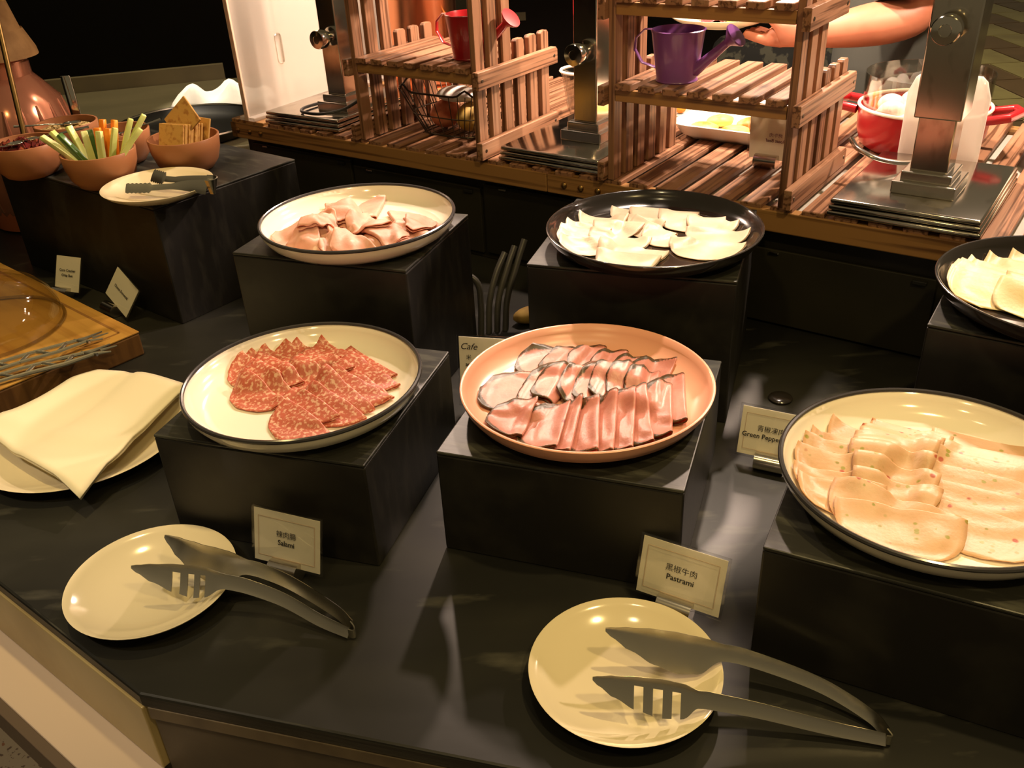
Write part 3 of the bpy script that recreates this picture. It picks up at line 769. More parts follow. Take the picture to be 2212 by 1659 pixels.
def serving_tongs(label, front, back, lean=0.25):
    base = Vector((front[0][0], front[0][1], 0))
    t = thing('serving_tongs', label, 'tongs', base)
    n = 60
    F = [p - base for p in bez(front, n)]; B = [p - base for p in bez(back, n)]
    wf = [leaf_width(i, n, 0.036, 0.0145, 0.42) for i in range(n + 1)]
    wb = [leaf_width(i, n, 0.040, 0.0145, 0.44) for i in range(n + 1)]
    rs = [1.0 - 0.45 * max(0.0, min(1.0, (i / n - 0.52) / 0.12)) for i in range(n + 1)]
    dp = [1.0 + 0.35 * max(0.0, min(1.0, (i / n - 0.52) / 0.12)) for i in range(n + 1)]
    strip(F, wf, 0.0013, -lean, -0.06, slots=[(41, 43), (45, 47), (49, 51)], drop=dp, rise=rs).build('arm', MT['steel_brushed'], t, True, sharp=35)['label'] = 'slotted tong arm'
    strip(B, wb, 0.0013, -lean, -0.06, drop=dp, rise=rs).build('arm', MT['steel_brushed'], t, True, sharp=35)['label'] = 'plain spoon-shaped tong arm'
    # bend that joins both arms
    f0, b0 = F[0], B[0]
    fd = (F[0] - F[2]).normalized(); bd = (B[0] - B[2]).normalized()
    L_ = max(0.006, (f0 - b0).length * 0.9)
    P = []
    for k in range(13):
        u = k / 12
        P.append(f0 * (1 - u) ** 3 + (f0 + fd * L_) * 3 * u * (1 - u) ** 2 + (b0 + bd * L_) * 3 * u * u * (1 - u) + b0 * u ** 3)
    strip(P, [0.0145 * 0.75] * 13, 0.0013, 0.0, 0.0).build('bend', MT['steel_brushed'], t, True, sharp=35)
    return t
serving_tongs('steel serving tongs resting on the saucer by the Pastrami card',
    [(0.3039, 0.5146, 0.0085), (0.2571, 0.5258, 0.014), (0.1991, 0.5378, 0.026), (0.1599, 0.5444, 0.033), (0.1366, 0.5501, 0.037), (0.0969, 0.557, 0.042), (0.0568, 0.5627, 0.050)],
    [(0.3070, 0.5215, 0.0085), (0.2985, 0.5386, 0.011), (0.2652, 0.5648, 0.020), (0.2203, 0.5865, 0.028), (0.1803, 0.5989, 0.035), (0.1467, 0.6032, 0.040), (0.1132, 0.6094, 0.046), (0.0742, 0.6149, 0.055)], 0.55)
serving_tongs('steel serving tongs resting on the saucer by the Salami card',
    [(-0.1781, 0.6737, 0.0085), (-0.2088, 0.6892, 0.013), (-0.2544, 0.7123, 0.026), (-0.314, 0.729, 0.040), (-0.3535, 0.7348, 0.045), (-0.4086, 0.7415, 0.053)],
    [(-0.1771, 0.6844, 0.0085), (-0.1967, 0.7035, 0.013), (-0.2492, 0.7361, 0.026), (-0.2991, 0.7505, 0.041), (-0.3403, 0.7618, 0.047), (-0.3852, 0.7844, 0.057)], 0.55)
# serrated tongs
base = Vector((-0.4681, 1.433, 0.225))
t = thing('serrated_tongs', 'steel tongs with toothed tips on the saucer beside the cracker bowl', 'tongs', (-0.4681, 1.433, 0.209))
def serr(pts, w0, w1, n=40):
    P = bez(pts, n); P = [p - Vector((-0.4681, 1.433, 0.209)) for p in P]
    ws = []
    for i in range(n + 1):
        u = i / n
        w = w0 + (0.010 - w0) * min(1, u / 0.5)
        if u > 0.72: w = w1 * (1.0 + (0.22 if i % 2 else 0.0))
        ws.append(w)
    return strip(P, ws, 0.0012, -0.7, 0.04)
serr([(-0.4681, 1.433, 0.237), (-0.5061, 1.450, 0.236), (-0.5348, 1.4568, 0.234), (-0.5754, 1.4620, 0.232), (-0.6112, 1.4660, 0.232)], 0.026, 0.015).build('arm', MT['steel_brushed'], t)
serr([(-0.4700, 1.445, 0.240), (-0.5145, 1.470, 0.239), (-0.5492, 1.4855, 0.238), (-0.5773, 1.5037, 0.240)], 0.026, 0.019).build('arm', MT['steel_brushed'], t)
P = [Vector((0.0, 0.0, 0.028)), Vector((0.008, -0.002, 0.028)), Vector((0.013, 0.004, 0.029)), Vector((0.009, 0.011, 0.030)), Vector((-0.002, 0.012, 0.031))]
strip(bez(P, 12), [0.026] * 13, 0.0012, -0.3, 0.0).build('bend', MT['steel_brushed'], t)

# ================================================================ NAME CARDS
def name_card(label, mid, ang, lean, lines, w=0.090, h=0.066, roll=0.0, z0=0.011, hold=True, border=True, holder_shift=0.0, mirror=False, ink='ink', tx=0.0, cat='sign'):
    t = thing('name_card', label, cat, (mid[0], mid[1], mid[2] if len(mid) > 2 else 0.0), R(ang))
    rotm = Matrix.Translation((0, 0, z0)) @ Matrix.Rotation(R(-lean), 4, 'X') @ Matrix.Rotation(R(roll), 4, 'Y')
    def place(o):
        o.matrix_local = rotm @ o.matrix_local if False else rotm
        return o
    cd = MB().box((0, 0.0, h / 2), (w - 0.006, 0.0008, h - 0.006)).build('card', MT['paper'], t, False); cd.matrix_local = rotm
    sl = MB().box((0, 0.0, h / 2), (w, 0.0022, h)).build('plastic_sleeve', MT['sleeve'], t, False); sl.matrix_local = rotm
    if border:
        bw = w * 0.80; bh = h * 0.68; e = 0.0005; yy = -0.0014
        mb = MB()
        mb.box((0, yy, h / 2 + bh / 2), (bw, 0.0002, e)); mb.box((0, yy, h / 2 - bh / 2), (bw, 0.0002, e))
        mb.box((-bw / 2, yy, h / 2), (e, 0.0002, bh)); mb.box((bw / 2, yy, h / 2), (e, 0.0002, bh))
        o = mb.build('printed_border', MT['faint_ink'], t, False); o.matrix_local = rotm
    for k, (ln, sz, dz, shear) in enumerate(lines):
        o = text('lettering', ln, sz, MT[ink], t, (0, 0, 0), (0, 0, 0), shear, mirror, 0.00013 if (shear == 0 and ord(ln[0]) < 256) else 0.0)
        o.matrix_local = rotm @ Matrix.Translation((tx, -0.0016, h / 2 + dz)) @ Matrix.Rotation(R(90), 4, 'X')
    if hold:
        # half-round metal holder with the card in its slot
        mb = MB(); n = 14; L_ = 0.036; rr = 0.0115
        prof = [(rr * math.cos(R(-60) + (R(300)) * k / n) , rr * math.sin(R(-60) + R(300) * k / n)) for k in range(n + 1)]
        vs = []; 
        for xx in (-L_ / 2, L_ / 2):
            for (py, pz) in prof: vs.append((xx, py, pz + rr))
        m_ = n + 1
        fs = [(k, k + 1, m_ + k + 1, m_ + k) for k in range(n)] + [(n, 0, m_, m_ + n)] + [tuple(range(n, -1, -1)), tuple(range(m_, 2 * m_))]
        o = mb.add(vs, fs).build('holder', MT['steel'], t, True, sharp=30)
        o.location = (holder_shift, -0.0035, -0.0006)
    return t
name_card('card reading Salami in a steel holder behind a saucer', (-0.2580, 0.7730), -23.0, 16, [('辣肉腸', 0.0085, 0.0055, 0), ('Salami', 0.0085, -0.0045, 0)], 0.090, 0.068)
name_card('card reading Pastrami in a steel holder behind a saucer', (0.1542, 0.6840), -31.5, 17, [('黑椒牛肉', 0.0085, 0.0055, 0), ('Pastrami', 0.0085, -0.0045, 0)], 0.094, 0.068)
name_card('card reading Green Pepper Sausage half behind the dark-rimmed platter', (0.3145, 0.9230), -27.7, 16, [('青椒凍肉腸', 0.0085, 0.0055, 0), ('Green Pepper Sausage', 0.0085, -0.0045, 0)], 0.090, 0.068)
name_card('small upright card of two printed lines behind the bamboo board', (-0.8120, 1.5660), -22, 26, [('Corn Cracker', 0.0065, 0.006, 0), ('Crisp Bun', 0.0065, -0.003, 0)], 0.062, 0.070, border=False, holder_shift=-0.008)
name_card('card of one printed line tilted in its holder by the bamboo board', (-0.690, 1.478), -42, 32, [('Cheese Emmental', 0.0072, 0.0, 0)], 0.092, 0.060, roll=16, border=False, z0=0.018, holder_shift=-0.012)
name_card('white card with a script Cafe heading leaning behind the salmon platter', (-0.034, 1.085, 0.0), -14, 8, [('Cafe', 0.013, 0.036, 0.35), ('米', 0.008, 0.020, 0), ('am', 0.008, 0.010, 0)], 0.085, 0.105, border=False, hold=True, z0=0.012, tx=-0.026)

# small black disc lying on the counter
t = thing('black_disc', 'small glossy black oval disc on the bare counter', 'disc', (0.3735, 1.0830, 0), R(-20))
MB().lathe([(0, 0), (0.0150, 0.0), (0.0166, 0.0015), (0.0166, 0.003), (0.0150, 0.0045), (0.008, 0.0055), (0, 0.0058)], 40).build('disc', MT['black_glaze'], t)

# ================================================================ LEFT SIDE: board, cloche, napkin
BA = R(-41.7)
corner = Vector((-0.592, 1.324))
bx = Vector((math.cos(BA), math.sin(BA))); by = Vector((-math.sin(BA), math.cos(BA)))
bw_, bd_ = 0.62, 0.37
bc = corner - bx * bw_ / 2 - by * bd_ / 2
t = thing('cutting_board', 'thick bamboo cutting board with a juice groove', 'board', (bc.x, bc.y, 0), BA)
MB().box((0, 0, 0.0195), (bw_, bd_, 0.039)).build('side', MT['bamboo_side'], t, False, 0.003)
MB().box((0, 0, 0.0405), (bw_, bd_, 0.003)).build('top', MT['bamboo'], t, False, 0.001)
gx, gy = bw_ / 2 - 0.022, bd_ / 2 - 0.022
MB().box((0, gy, 0.0418), (2 * gx, 0.005, 0.0006)).box((0, -gy, 0.0418), (2 * gx, 0.005, 0.0006)).box((gx, 0, 0.0418), (0.005, 2 * gy, 0.0006)).box((-gx, 0, 0.0418), (0.005, 2 * gy, 0.0006)).build('groove', MT['groove'], t, False)
t = thing('glass_cloche', 'clear glass dome cloche standing on the bamboo board', 'cloche', (-0.8564, 1.3574, 0.042))
kR = 0.123
prof = [(kR, 0.0), (kR, 0.012), (kR * 0.985, 0.028), (kR * 0.93, 0.045), (kR * 0.80, 0.064), (kR * 0.58, 0.080), (kR * 0.30, 0.088), (0.012, 0.090)]
prof_i = [(max(0.0, r - 0.0035), z - (0.0035 if z > 0.06 else 0)) for r, z in reversed(prof)]
MB().lathe(prof + prof_i, 72).build('dome', MT['cloche_glass'], t)
MB().lathe([(0.0, 0.088), (0.010, 0.089), (0.008, 0.095), (0.014, 0.104), (0.012, 0.114), (0.0, 0.118)], 32).build('knob', MT['cloche_glass'], t)
MB().tube([((kR + 0.001) * math.cos(2 * PI * i / 64), (kR + 0.001) * math.sin(2 * PI * i / 64), 0.003) for i in range(64)], 0.003, 8, True).build('foot_rim', MT['glass'], t)

# branch-shaped tongs on the board
o0 = Vector((-0.745, 1.2069, 0.042)); o1 = Vector((-0.628, 1.286, 0.042))
ax = (o1 - o0); Lb = ax.length; ang_b = math.atan2(ax.y, ax.x)
t = thing('branch_tongs', 'pewter tongs shaped like twigs lying on the bamboo board', 'tongs', o0 - (o1 - o0) * 0.25 + Vector((0, 0, 0.0014)), ang_b)
Lb *= 1.25
for k, (y0, y1, zz) in enumerate(((-0.020, -0.030, 0.0045), (0.010, 0.014, 0.009))):
    mb = MB()
    p0 = Vector((0.0, y0, zz)); p1 = Vector((Lb, y1, zz))
    def at(u, off): return p0.lerp(p1, u) + Vector((0, off, 0.0))
    mb.tube([at(0, 0.011), at(0.3, 0.013), at(0.6, 0.010), at(0.85, 0.006), at(1.0, 0.013)], [0.0036, 0.0036, 0.0034, 0.0030, 0.0014], 8)
    mb.tube([at(0, -0.011), at(0.3, -0.009), at(0.6, -0.013), at(0.85, -0.006), at(0.97, -0.014)], [0.0036, 0.0034, 0.0036, 0.0030, 0.0014], 8)
    for j, u in enumerate((0.12, 0.28, 0.44, 0.60, 0.76)):
        sgn = 1 if j % 2 else -1
        mb.tube([at(u, -0.011 * sgn), at(u + 0.10, 0.011 * sgn)], 0.0028, 8)
    mb.tube([at(0.9, 0.0), at(1.04, 0.001)], [0.0026, 0.001], 8)
    mb.build('arm', MT['steel_brushed'], t)
MB().tube([(0.004, -0.020, 0.0045), (-0.016, -0.010, 0.0060), (-0.016, 0.002, 0.0075), (0.004, 0.010, 0.009)], 0.0058, 10).build('bend', MT['steel_brushed'], t)

# plate with folded napkin
saucer('white plate under the folded cream napkin', (-0.590, 1.062), 0, 0.138)
np_ = [Vector(p) for p in ((-0.720, 1.060, 0.0), (-0.622, 1.218, 0.0), (-0.462, 1.150, 0.0), (-0.530, 0.900, 0.0))]
t = thing('folded_napkin', 'cream linen napkin folded over a white plate', 'napkin', (-0.590, 1.062, 0.012))
def napkin(layer, th, seed):
    rnd = random.Random(seed); n = 22; rows = []
    for i in range(n + 1):
        row = []
        for j in range(n + 1):
            u, v = i / n, j / n
            p = (np_[0] * (1 - u) + np_[1] * u) * (1 - v) + (np_[3] * (1 - u) + np_[2] * u) * v
            c = Vector((-0.590, 1.062, 0)); q = p - c
            rr = math.hypot(q.x, q.y)
            z = 0.0085 + 0.17 * max(0, rr - 0.055) * 0.9
            if rr > 0.13: z = 0.0085 + 0.17 * 0.075 * 0.9 - (rr - 0.13) * 0.33
            z += layer
            fold = math.exp(-((v - 0.34 - 0.05 * u) / 0.05) ** 2) * 0.0035
            fold2 = math.exp(-((u - 0.15 - 0.3 * v) / 0.07) ** 2) * 0.003
            z += -fold + fold2 + 0.0012 * math.sin(7 * u + 3 * v) + 0.001 * math.sin(11 * v + 2)
            edge = min(u, v, 1 - u, 1 - v)
            q2 = q * (1 + 0.015 * math.sin(9 * u + 5 * v + seed))
            row.append((q2.x, q2.y, z))
        rows.append(row)
    return MB().grid(rows)
for k in range(2):
    o = napkin(0.0050 + 0.0040 * k, 0.001, k).build('fold_layer', MT['linen'], t)
    md = o.modifiers.new('thickness', 'SOLIDIFY'); md.thickness = 0.0030; md.offset = 0
    if k == 0: o.scale = (0.985, 0.985, 1)

# ================================================================ BOWLS on the long riser
def bowl(label, c, Rr=0.062, h=0.060):
    t = thing('bowl', label, 'bowl', (c[0], c[1], 0.209))
    k = Rr
    prof = [(0, 0), (0.60 * k, 0), (0.70 * k, 0.003), (0.86 * k, 0.016), (0.96 * k, 0.036), (k, h - 0.001), (k - 0.001, h), (k - 0.0035, h - 0.0006), (0.90 * k, 0.036), (0.80 * k, 0.018), (0.62 * k, 0.007), (0, 0.006)]
    MB().lathe(prof, 64).build('shell', MT['terracotta'], t, True, sharp=60)
    return t
bV = (-0.686, 1.572); bK = (-0.558, 1.636); bG = (-0.825, 1.785); bJ = (-0.850, 1.655); bH = (-0.700, 1.705)
bowl('terracotta bowl of vegetable sticks', bV)
bowl('terracotta bowl of square crackers', bK)
bowl('terracotta bowl of rolled grain', bG, 0.058)
bowl('terracotta bowl of dark red relish', bJ)
bowl('terracotta bowl with walnut pieces behind the vegetable sticks', bH, 0.058)

def stick(name, m, base, top, w, hgt, label, cat, group, bend=0.004):
    base = Vector(base); top = Vector(top)
    d = (top - base); L_ = d.length
    mb = MB(); n = 6; rows = []
    sec = [(-w / 2, -hgt / 2), (0, -hgt * 0.62), (w / 2, -hgt / 2), (w / 2, hgt / 2), (0, hgt * 0.35), (-w / 2, hgt / 2)]
    vs = []
    for i in range(n + 1):
        u = i / n
        k = 1.0 - 0.12 * u
        for (a, b_) in sec: vs.append((u * L_, a * k, b_ * k + bend * math.sin(PI * u)))
    q = len(sec)
    fs = [(i * q + k, i * q + (k + 1) % q, (i + 1) * q + (k + 1) % q, (i + 1) * q + k) for i in range(n) for k in range(q)]
    fs += [tuple(range(q - 1, -1, -1)), tuple(range(n * q, n * q + q))]
    o = mb.add(vs, fs).build(name, m, None, True, 0.0008, 1, sharp=45)
    o.location = base
    o.rotation_euler = d.to_track_quat('X', 'Z').to_euler()
    return tag(o, label, cat, group)
zb = 0.209
def rel(c, dx, dy, dz): return (c[0] + dx, c[1] + dy, zb + dz)
gV = 'vegetable sticks in the terracotta bowl'
CEL = 'pale green celery stick leaning out of the bowl'; CAR = 'bright orange carrot stick standing in the bowl'
# (kind, row, base x, base z, top x, top z); rows are parallel planes 15 mm apart, sticks fan out inside their row
for (kind, row, x0, z0, x1, z1, lb) in (
        ('celery', -1, -0.026, 0.046, -0.082, 0.090, CEL), ('cucumber', -1, -0.004, 0.026, -0.052, 0.092, 'long dark green cucumber stick lying beside the celery'),
        ('celery', -1, 0.012, 0.020, 0.016, 0.094, CEL), ('celery', -1, 0.025, 0.024, 0.044, 0.098, CEL), ('celery', -1, 0.042, 0.046, 0.086, 0.094, CEL),
        ('celery', 0, -0.022, 0.028, -0.070, 0.094, CEL), ('celery', 0, -0.008, 0.018, -0.016, 0.092, CEL), ('carrot', 0, 0.007, 0.018, 0.008, 0.096, CAR), ('carrot', 0, 0.021, 0.018, 0.026, 0.094, CAR), ('celery', 0, 0.034, 0.026, 0.068, 0.108, CEL),
        ('celery', 1, -0.022, 0.022, -0.046, 0.098, CEL), ('cucumber', 1, -0.007, 0.018, -0.013, 0.090, 'short dark green cucumber stick standing upright'), ('carrot', 1, 0.008, 0.018, 0.014, 0.106, CAR), ('carrot', 1, 0.022, 0.020, 0.034, 0.104, CAR), ('celery', 1, 0.037, 0.038, 0.086, 0.110, CEL)):
    yy = 0.015 * row - 0.010
    stick(kind + '_stick', MT[kind], rel(bV, x0, yy, z0), rel(bV, x1, yy + 0.014, z1), 0.0120, 0.0092, lb, kind, gV, 0.0015)
# crackers
ck = MB().box((0, 0, 0), (0.054, 0.0040, 0.060)).mesh('cracker', MT['cracker'], False, 0.001)
gC = 'crackers in the terracotta bowl'
CKR = Matrix.Rotation(R(-25), 3, 'Z') @ Matrix.Rotation(R(-20), 3, 'X')      # leaning away along the row
def lay_cracker(k, side, z, spin, label):
    n_ = CKR @ Vector((0, 1, 0)); w_ = CKR @ Vector((1, 0, 0))
    p = Vector((bK[0], bK[1], zb + z)) + n_ * k + w_ * side
    o = link('cracker', ck, None, p); o.rotation_euler = (CKR @ Matrix.Rotation(R(spin), 3, 'Y')).to_euler()
    return tag(o, label, 'cracker', gC)
for i in range(10):
    lay_cracker(-0.032 + 0.0052 * i, 0.0015 * math.sin(2.3 * i), 0.046 + 0.0009 * i, 0, 'square baked cracker standing in a row in its bowl')
lay_cracker(0.0045, 0.004, 0.089, 45, 'square baked cracker turned on its corner above the row')
lay_cracker(0.0270, 0.010, 0.066, 4, 'square baked cracker leaning at the end of the row')
# grain, relish, walnuts
def heap(name, m, c, rad, z, n, size, label, cat, seed, flat=0.4):
    rnd = random.Random(seed); mb = MB()
    mb.lathe([(0, z + 0.006), (rad * 0.5, z + 0.005), (rad * 0.9, z), (rad * 0.86, z - 0.012), (0, z - 0.014)], 28)
    for k in range(n):
        a = rnd.uniform(0, 2 * PI); r_ = rad * 0.92 * math.sqrt(rnd.random()); s = size * rnd.uniform(0.7, 1.2)
        rot = Matrix.Rotation(rnd.uniform(0, 6.28), 3, 'Z') @ Matrix.Rotation(rnd.uniform(-0.6, 0.6), 3, 'X')
        cz = z + 0.006 * (1 - (r_ / rad) ** 2) + s * 0.2
        o8 = [Vector((s, 0, 0)), Vector((0, s * 0.6, 0)), Vector((-s, 0, 0)), Vector((0, -s * 0.6, 0)), Vector((0, 0, s * flat)), Vector((0, 0, -s * flat))]
        mb.add([rot @ p + Vector((r_ * math.cos(a), r_ * math.sin(a), cz)) for p in o8], [(0, 1, 4), (1, 2, 4), (2, 3, 4), (3, 0, 4), (1, 0, 5), (2, 1, 5), (3, 2, 5), (0, 3, 5)])
    o = mb.build(name, m, None, True, sharp=50); o.location = (c[0], c[1], zb)
    return tag(o, label, cat, None, 'stuff')
heap('rolled_grain', MT['grain'], bG, 0.054, 0.045, 240, 0.006, 'pale rolled grain filling a terracotta bowl', 'grain', 3, 0.25)
heap('relish', MT['jam'], bJ, 0.058, 0.047, 60, 0.010, 'glossy dark red relish filling a terracotta bowl', 'relish', 4, 0.8)
heap('walnut_pieces', MT['walnut'], bH, 0.053, 0.036, 60, 0.009, 'brown walnut pieces filling a terracotta bowl', 'nuts', 5, 0.8)
def spoon(label, c, rim, off, ang, length, fill, m='chrome'):
    """scoop rests on the filling at off from the bowl centre, handle lies over the rim in direction ang"""
    d = Vector((math.cos(R(ang)), math.sin(R(ang))))
    o2 = Vector(off); b_ = o2.dot(d)
    to_rim = -b_ + math.sqrt(max(0.0, b_ * b_ - o2.length_squared + rim * rim))
    t = thing('serving_spoon', label, 'spoon', (c[0] + off[0], c[1] + off[1], zb + fill), R(ang))
    hr = 0.0628 - fill                                      # height of the handle axis where it crosses the rim
    slope = (hr - 0.004) / (to_rim - 0.010)
    ze = hr + (length - to_rim) * max(0.0, slope)
    MB().tube([(0.008, 0, 0.003), (to_rim * 0.6, 0, 0.004 + slope * (to_rim * 0.6 - 0.010) + 0.001), (to_rim, 0, hr), (length, 0, ze)], [0.0030, 0.0026, 0.0036, 0.0055], 10, flat=0.45).build('handle', MT[m], t)
    rows = []
    for i in range(7):
        r_ = i / 6
        rows.append([(-0.006 + 0.017 * r_ * math.cos(2 * PI * k / 20), 0.012 * r_ * math.sin(2 * PI * k / 20), 0.0045 - 0.0045 * (1 - r_ * r_)) for k in range(21)])
    o = MB().grid(rows).build('scoop', MT[m], t); md = o.modifiers.new('thickness', 'SOLIDIFY'); md.thickness = 0.0012
spoon('steel spoon lying across the grain bowl', bG, 0.058, (0.006, 0.0), 205, 0.094, 0.053)
spoon('steel spoon resting in the relish bowl', bJ, 0.062, (-0.012, -0.016), 236, 0.078, 0.056)
spoon('steel spoon resting in the walnut bowl', bH, 0.058, (-0.008, 0.010), 12, 0.086, 0.046)
spoon('steel spoon bridging the relish and walnut bowls', bJ, 0.062, (0.014, 0.018), 20, 0.094, 0.056)

# glass juice jar with woven lid, brass rod, knife handle
t = thing('glass_jar', 'ribbed rose-tinted glass jar, copper glow in its colour, with a woven lid', 'jar', (-1.045, 2.03, 0.0))
prof = [(0.0, 0.0), (0.085, 0.0), (0.10, 0.02), (0.115, 0.10), (0.118, 0.20), (0.105, 0.262), (0.075, 0.300), (0.062, 0.315), (0.062, 0.345), (0.068, 0.350)]
ins = [(max(0, r - 0.004), z + (0.004 if z < 0.05 else 0)) for r, z in reversed(prof)]
MB().lathe(prof + ins, 40).build('glass_body', MT['rose_jar'], t)
for k in range(20):
    a = 2 * PI * k / 20
    MB().tube([(0.104 * math.cos(a), 0.104 * math.sin(a), 0.05), (0.113 * math.cos(a), 0.113 * math.sin(a), 0.10), (0.116 * math.cos(a), 0.116 * math.sin(a), 0.20), (0.103 * math.cos(a), 0.103 * math.sin(a), 0.262)], [0.004, 0.008, 0.008, 0.003], 8).build('rib', MT['rose_jar'], t)
MB().lathe([(0, 0.004), (0.10, 0.004), (0.111, 0.10), (0.113, 0.16), (0, 0.16)], 32).build('juice', mat('rose_juice', (0.42, 0.12, 0.05), 0.15, sss=0.2), t)
ld = MB().lathe([(0.0, 0.352), (0.086, 0.352), (0.084, 0.366), (0.068, 0.405), (0.066, 0.402), (0.064, 0.405), (0.052, 0.462), (0.048, 0.462), (0.044, 0.452), (0.0, 0.450)], 40).build('lid', MT['cork'], t)
MB().tube([(0.0505 * math.cos(2 * PI * k / 40), 0.0505 * math.sin(2 * PI * k / 40), 0.462) for k in range(40)], 0.003, 6, True).build('lid_rim', MT['bread_gold'], ld)
t = thing('brass_rod', 'slender brass rod standing beside the glass jar', 'rod', (-0.8895, 1.719, 0.209))
MB().tube([(0.0, 0.0, 0.004), (0.006, 0.015, 0.058), (0.000, 0.045, 0.165), (-0.007, 0.080, 0.280)], 0.0050, 12).build('shaft', MT['brass'], t)
MB().lathe([(0, 0), (0.012, 0), (0.012, 0.003), (0.007, 0.006), (0, 0.006)], 24).build('foot', MT['rubber'], t)
t = thing('steel_handle', 'upright flat steel utensil handle behind the grain bowl', 'utensil', (-0.835, 1.862, 0.209))
MB().box((0, 0, 0.065), (0.019, 0.005, 0.130)).build('handle', MT['chrome'], t, True, 0.0015)
MB().box((0, 0, 0.004), (0.03, 0.02, 0.008)).build('foot', MT['chrome'], t, True, 0.0015)

# ================================================================ SIDE COUNTER in the left background
t = thing('side_counter', 'olive grey service counter in the dim background', 'counter', (-1.205, 2.812, FLZ), R(12.8))
MB().box((0, 0, 0.43), (1.75, 0.86, 0.86)).build('body', MT['dark_wall'], t, False)
MB().box((0, 0, 0.87), (1.80, 0.92, 0.03)).build('top', MT['side_top'], t, False, 0.004)
MB().box((-0.62, 0.475, 0.90), (0.60, 0.02, 0.07)).build('upstand', MT['side_lip'], t, False, 0.002)
MB().box((0.06, 0.475, 0.90), (0.62, 0.02, 0.07)).build('upstand', MT['side_lip'], t, False, 0.002)
t = thing('round_tray', 'black round tray on the olive grey service counter', 'tray', (-0.870, 2.618, 0.025))
MB().lathe([(0, 0), (0.168, 0), (0.188, 0.008), (0.201, 0.028), (0.204, 0.028), (0.204, 0.031), (0.198, 0.031), (0.184, 0.012), (0.160, 0.005), (0, 0.005)], 64).build('dish', MT['rubber'], t, True)
MB().tube([(0.201 * math.cos(2 * PI * k / 64), 0.201 * math.sin(2 * PI * k / 64), 0.031) for k in range(64)], 0.004, 6, True).build('rim', MT['steel'], t)
t = thing('crumpled_cloth', 'bright white crumpled cloth behind the round black tray', 'cloth', (-0.850, 2.940, 0.0225))
rows = []
for i in range(19):
    row = []
    for j in range(25):
        u, v = i / 18 * 2 - 1, j / 24 * 2 - 1
        x = v * 0.155; y = u * 0.075
        e = max(0, 1 - abs(u) ** 4) * max(0, 1 - abs(v) ** 6)
        z = 0.008 + e * (0.045 + 0.014 * math.sin(7 * v + 2 * u) + 0.010 * math.sin(5 * u - 9 * v))
        row.append((x + 0.008 * math.sin(6 * u), y + 0.008 * math.sin(8 * v), z))
    rows.append(row)
o = MB().grid(rows).build('cloth', mat('white_cloth', (0.85, 0.82, 0.76), 0.9, bump=(300, 0.2, 0.0005)), t)
md = o.modifiers.new('thickness', 'SOLIDIFY'); md.thickness = 0.004

# ================================================================ BACK STATION
ST_L = 2.05; ST_D = 0.62
st = thing('buffet_station', 'raised station with slatted wooden top and black panelled base', 'station', (ORG.x, ORG.y, 0), ANG)
MB().box((ST_L / 2, 0.03 + (ST_D - 0.06) / 2, 0.0825), (ST_L - 0.02, ST_D - 0.06, 0.165)).build('base', MT['base_panel'], st, False, 0.002)
MB().box((ST_L / 2, ST_D / 2, 0.176), (ST_L - 0.05, ST_D - 0.05, 0.022)).build('deck_sheet', MT['under_sheet'], st, False)
for (x0, x1, z0, z1) in ((0.03, 0.325, 0.015, 0.150), (0.332, 0.652, 0.012, 0.140), (0.66, 1.16, 0.015, 0.150), (1.172, 1.455, 0.004, 0.128), (1.47, 1.95, 0.012, 0.14)):
    d = MB().box(((x0 + x1) / 2, 0.027, (z0 + z1) / 2), (x1 - x0, 0.008, z1 - z0)).build('panel_door', MT['base_panel'], st, False, 0.0015)
    MB().box(((x0 + x1) / 2 + (x1 - x0) * 0.42, 0.0215, z1 - 0.008), (0.020, 0.006, 0.006)).build('latch', MT['rubber'], d, False, 0.001)
    MB().box((x0 + 0.045, 0.0215, z1 - 0.004), (0.016, 0.005, 0.004)).build('hinge', MT['steel'], d, False, 0.001)
for (x0, x1) in ((0.0, 0.815), (0.816, ST_L)):
    MB().box((0, 0, 0), (x1 - x0, 0.020, 0.033)).build('front_rail', MT['rail'], st, False, 0.002, loc=((x0 + x1) / 2, 0.010, 0.1815))
MB().box((0, 0, 0), (ST_D, 0.020, 0.033)).build('end_rail', MT['rail'], st, False, 0.002, loc=(0.010, ST_D / 2, 0.1815), rot=(0, 0, R(90)))
MB().box((0, 0, 0), (ST_D, 0.020, 0.033)).build('end_rail', MT['rail'], st, False, 0.002, loc=(ST_L - 0.010, ST_D / 2, 0.1815), rot=(0, 0, R(90)))
MB().box((0, 0, 0), (ST_L, 0.020, 0.033)).build('back_rail', MT['rail'], st, False, 0.002, loc=(ST_L / 2, ST_D - 0.010, 0.1815))
rv = MB().lathe([(0, -0.001), (0.0058, 0.0), (0.0056, 0.002), (0.003, 0.0042), (0, 0.0048)], 16).mesh('rivet', MT['brass'])
for s_ in (0.023, 0.060, 0.094, 0.851, 0.884, 0.917, 1.62, 1.66, 1.70):
    link('rivet', rv, st, (s_, 0.0, 0.1825), (R(90), 0, 0))
# wooden slats of the top, long axis x
slat = MB().box((0, 0, 0), (ST_D - 0.004, 0.033, 0.009)).mesh('slat', MT['slat'], False, 0.0012, 1)
pitch = 0.0475
k = 0
s_ = 0.135
while s_ < ST_L - 0.03:
    link('slat', slat, st, (s_, ST_D / 2, 0.2005), (0, 0, R(90)))
    s_ += pitch
MB().box((0, 0, 0), (ST_D - 0.004, 0.10, 0.009)).build('end_board', MT['rail'], st, False, 0.002, loc=(0.054, ST_D / 2, 0.2005), rot=(0, 0, R(90)))
ZT = 0.205

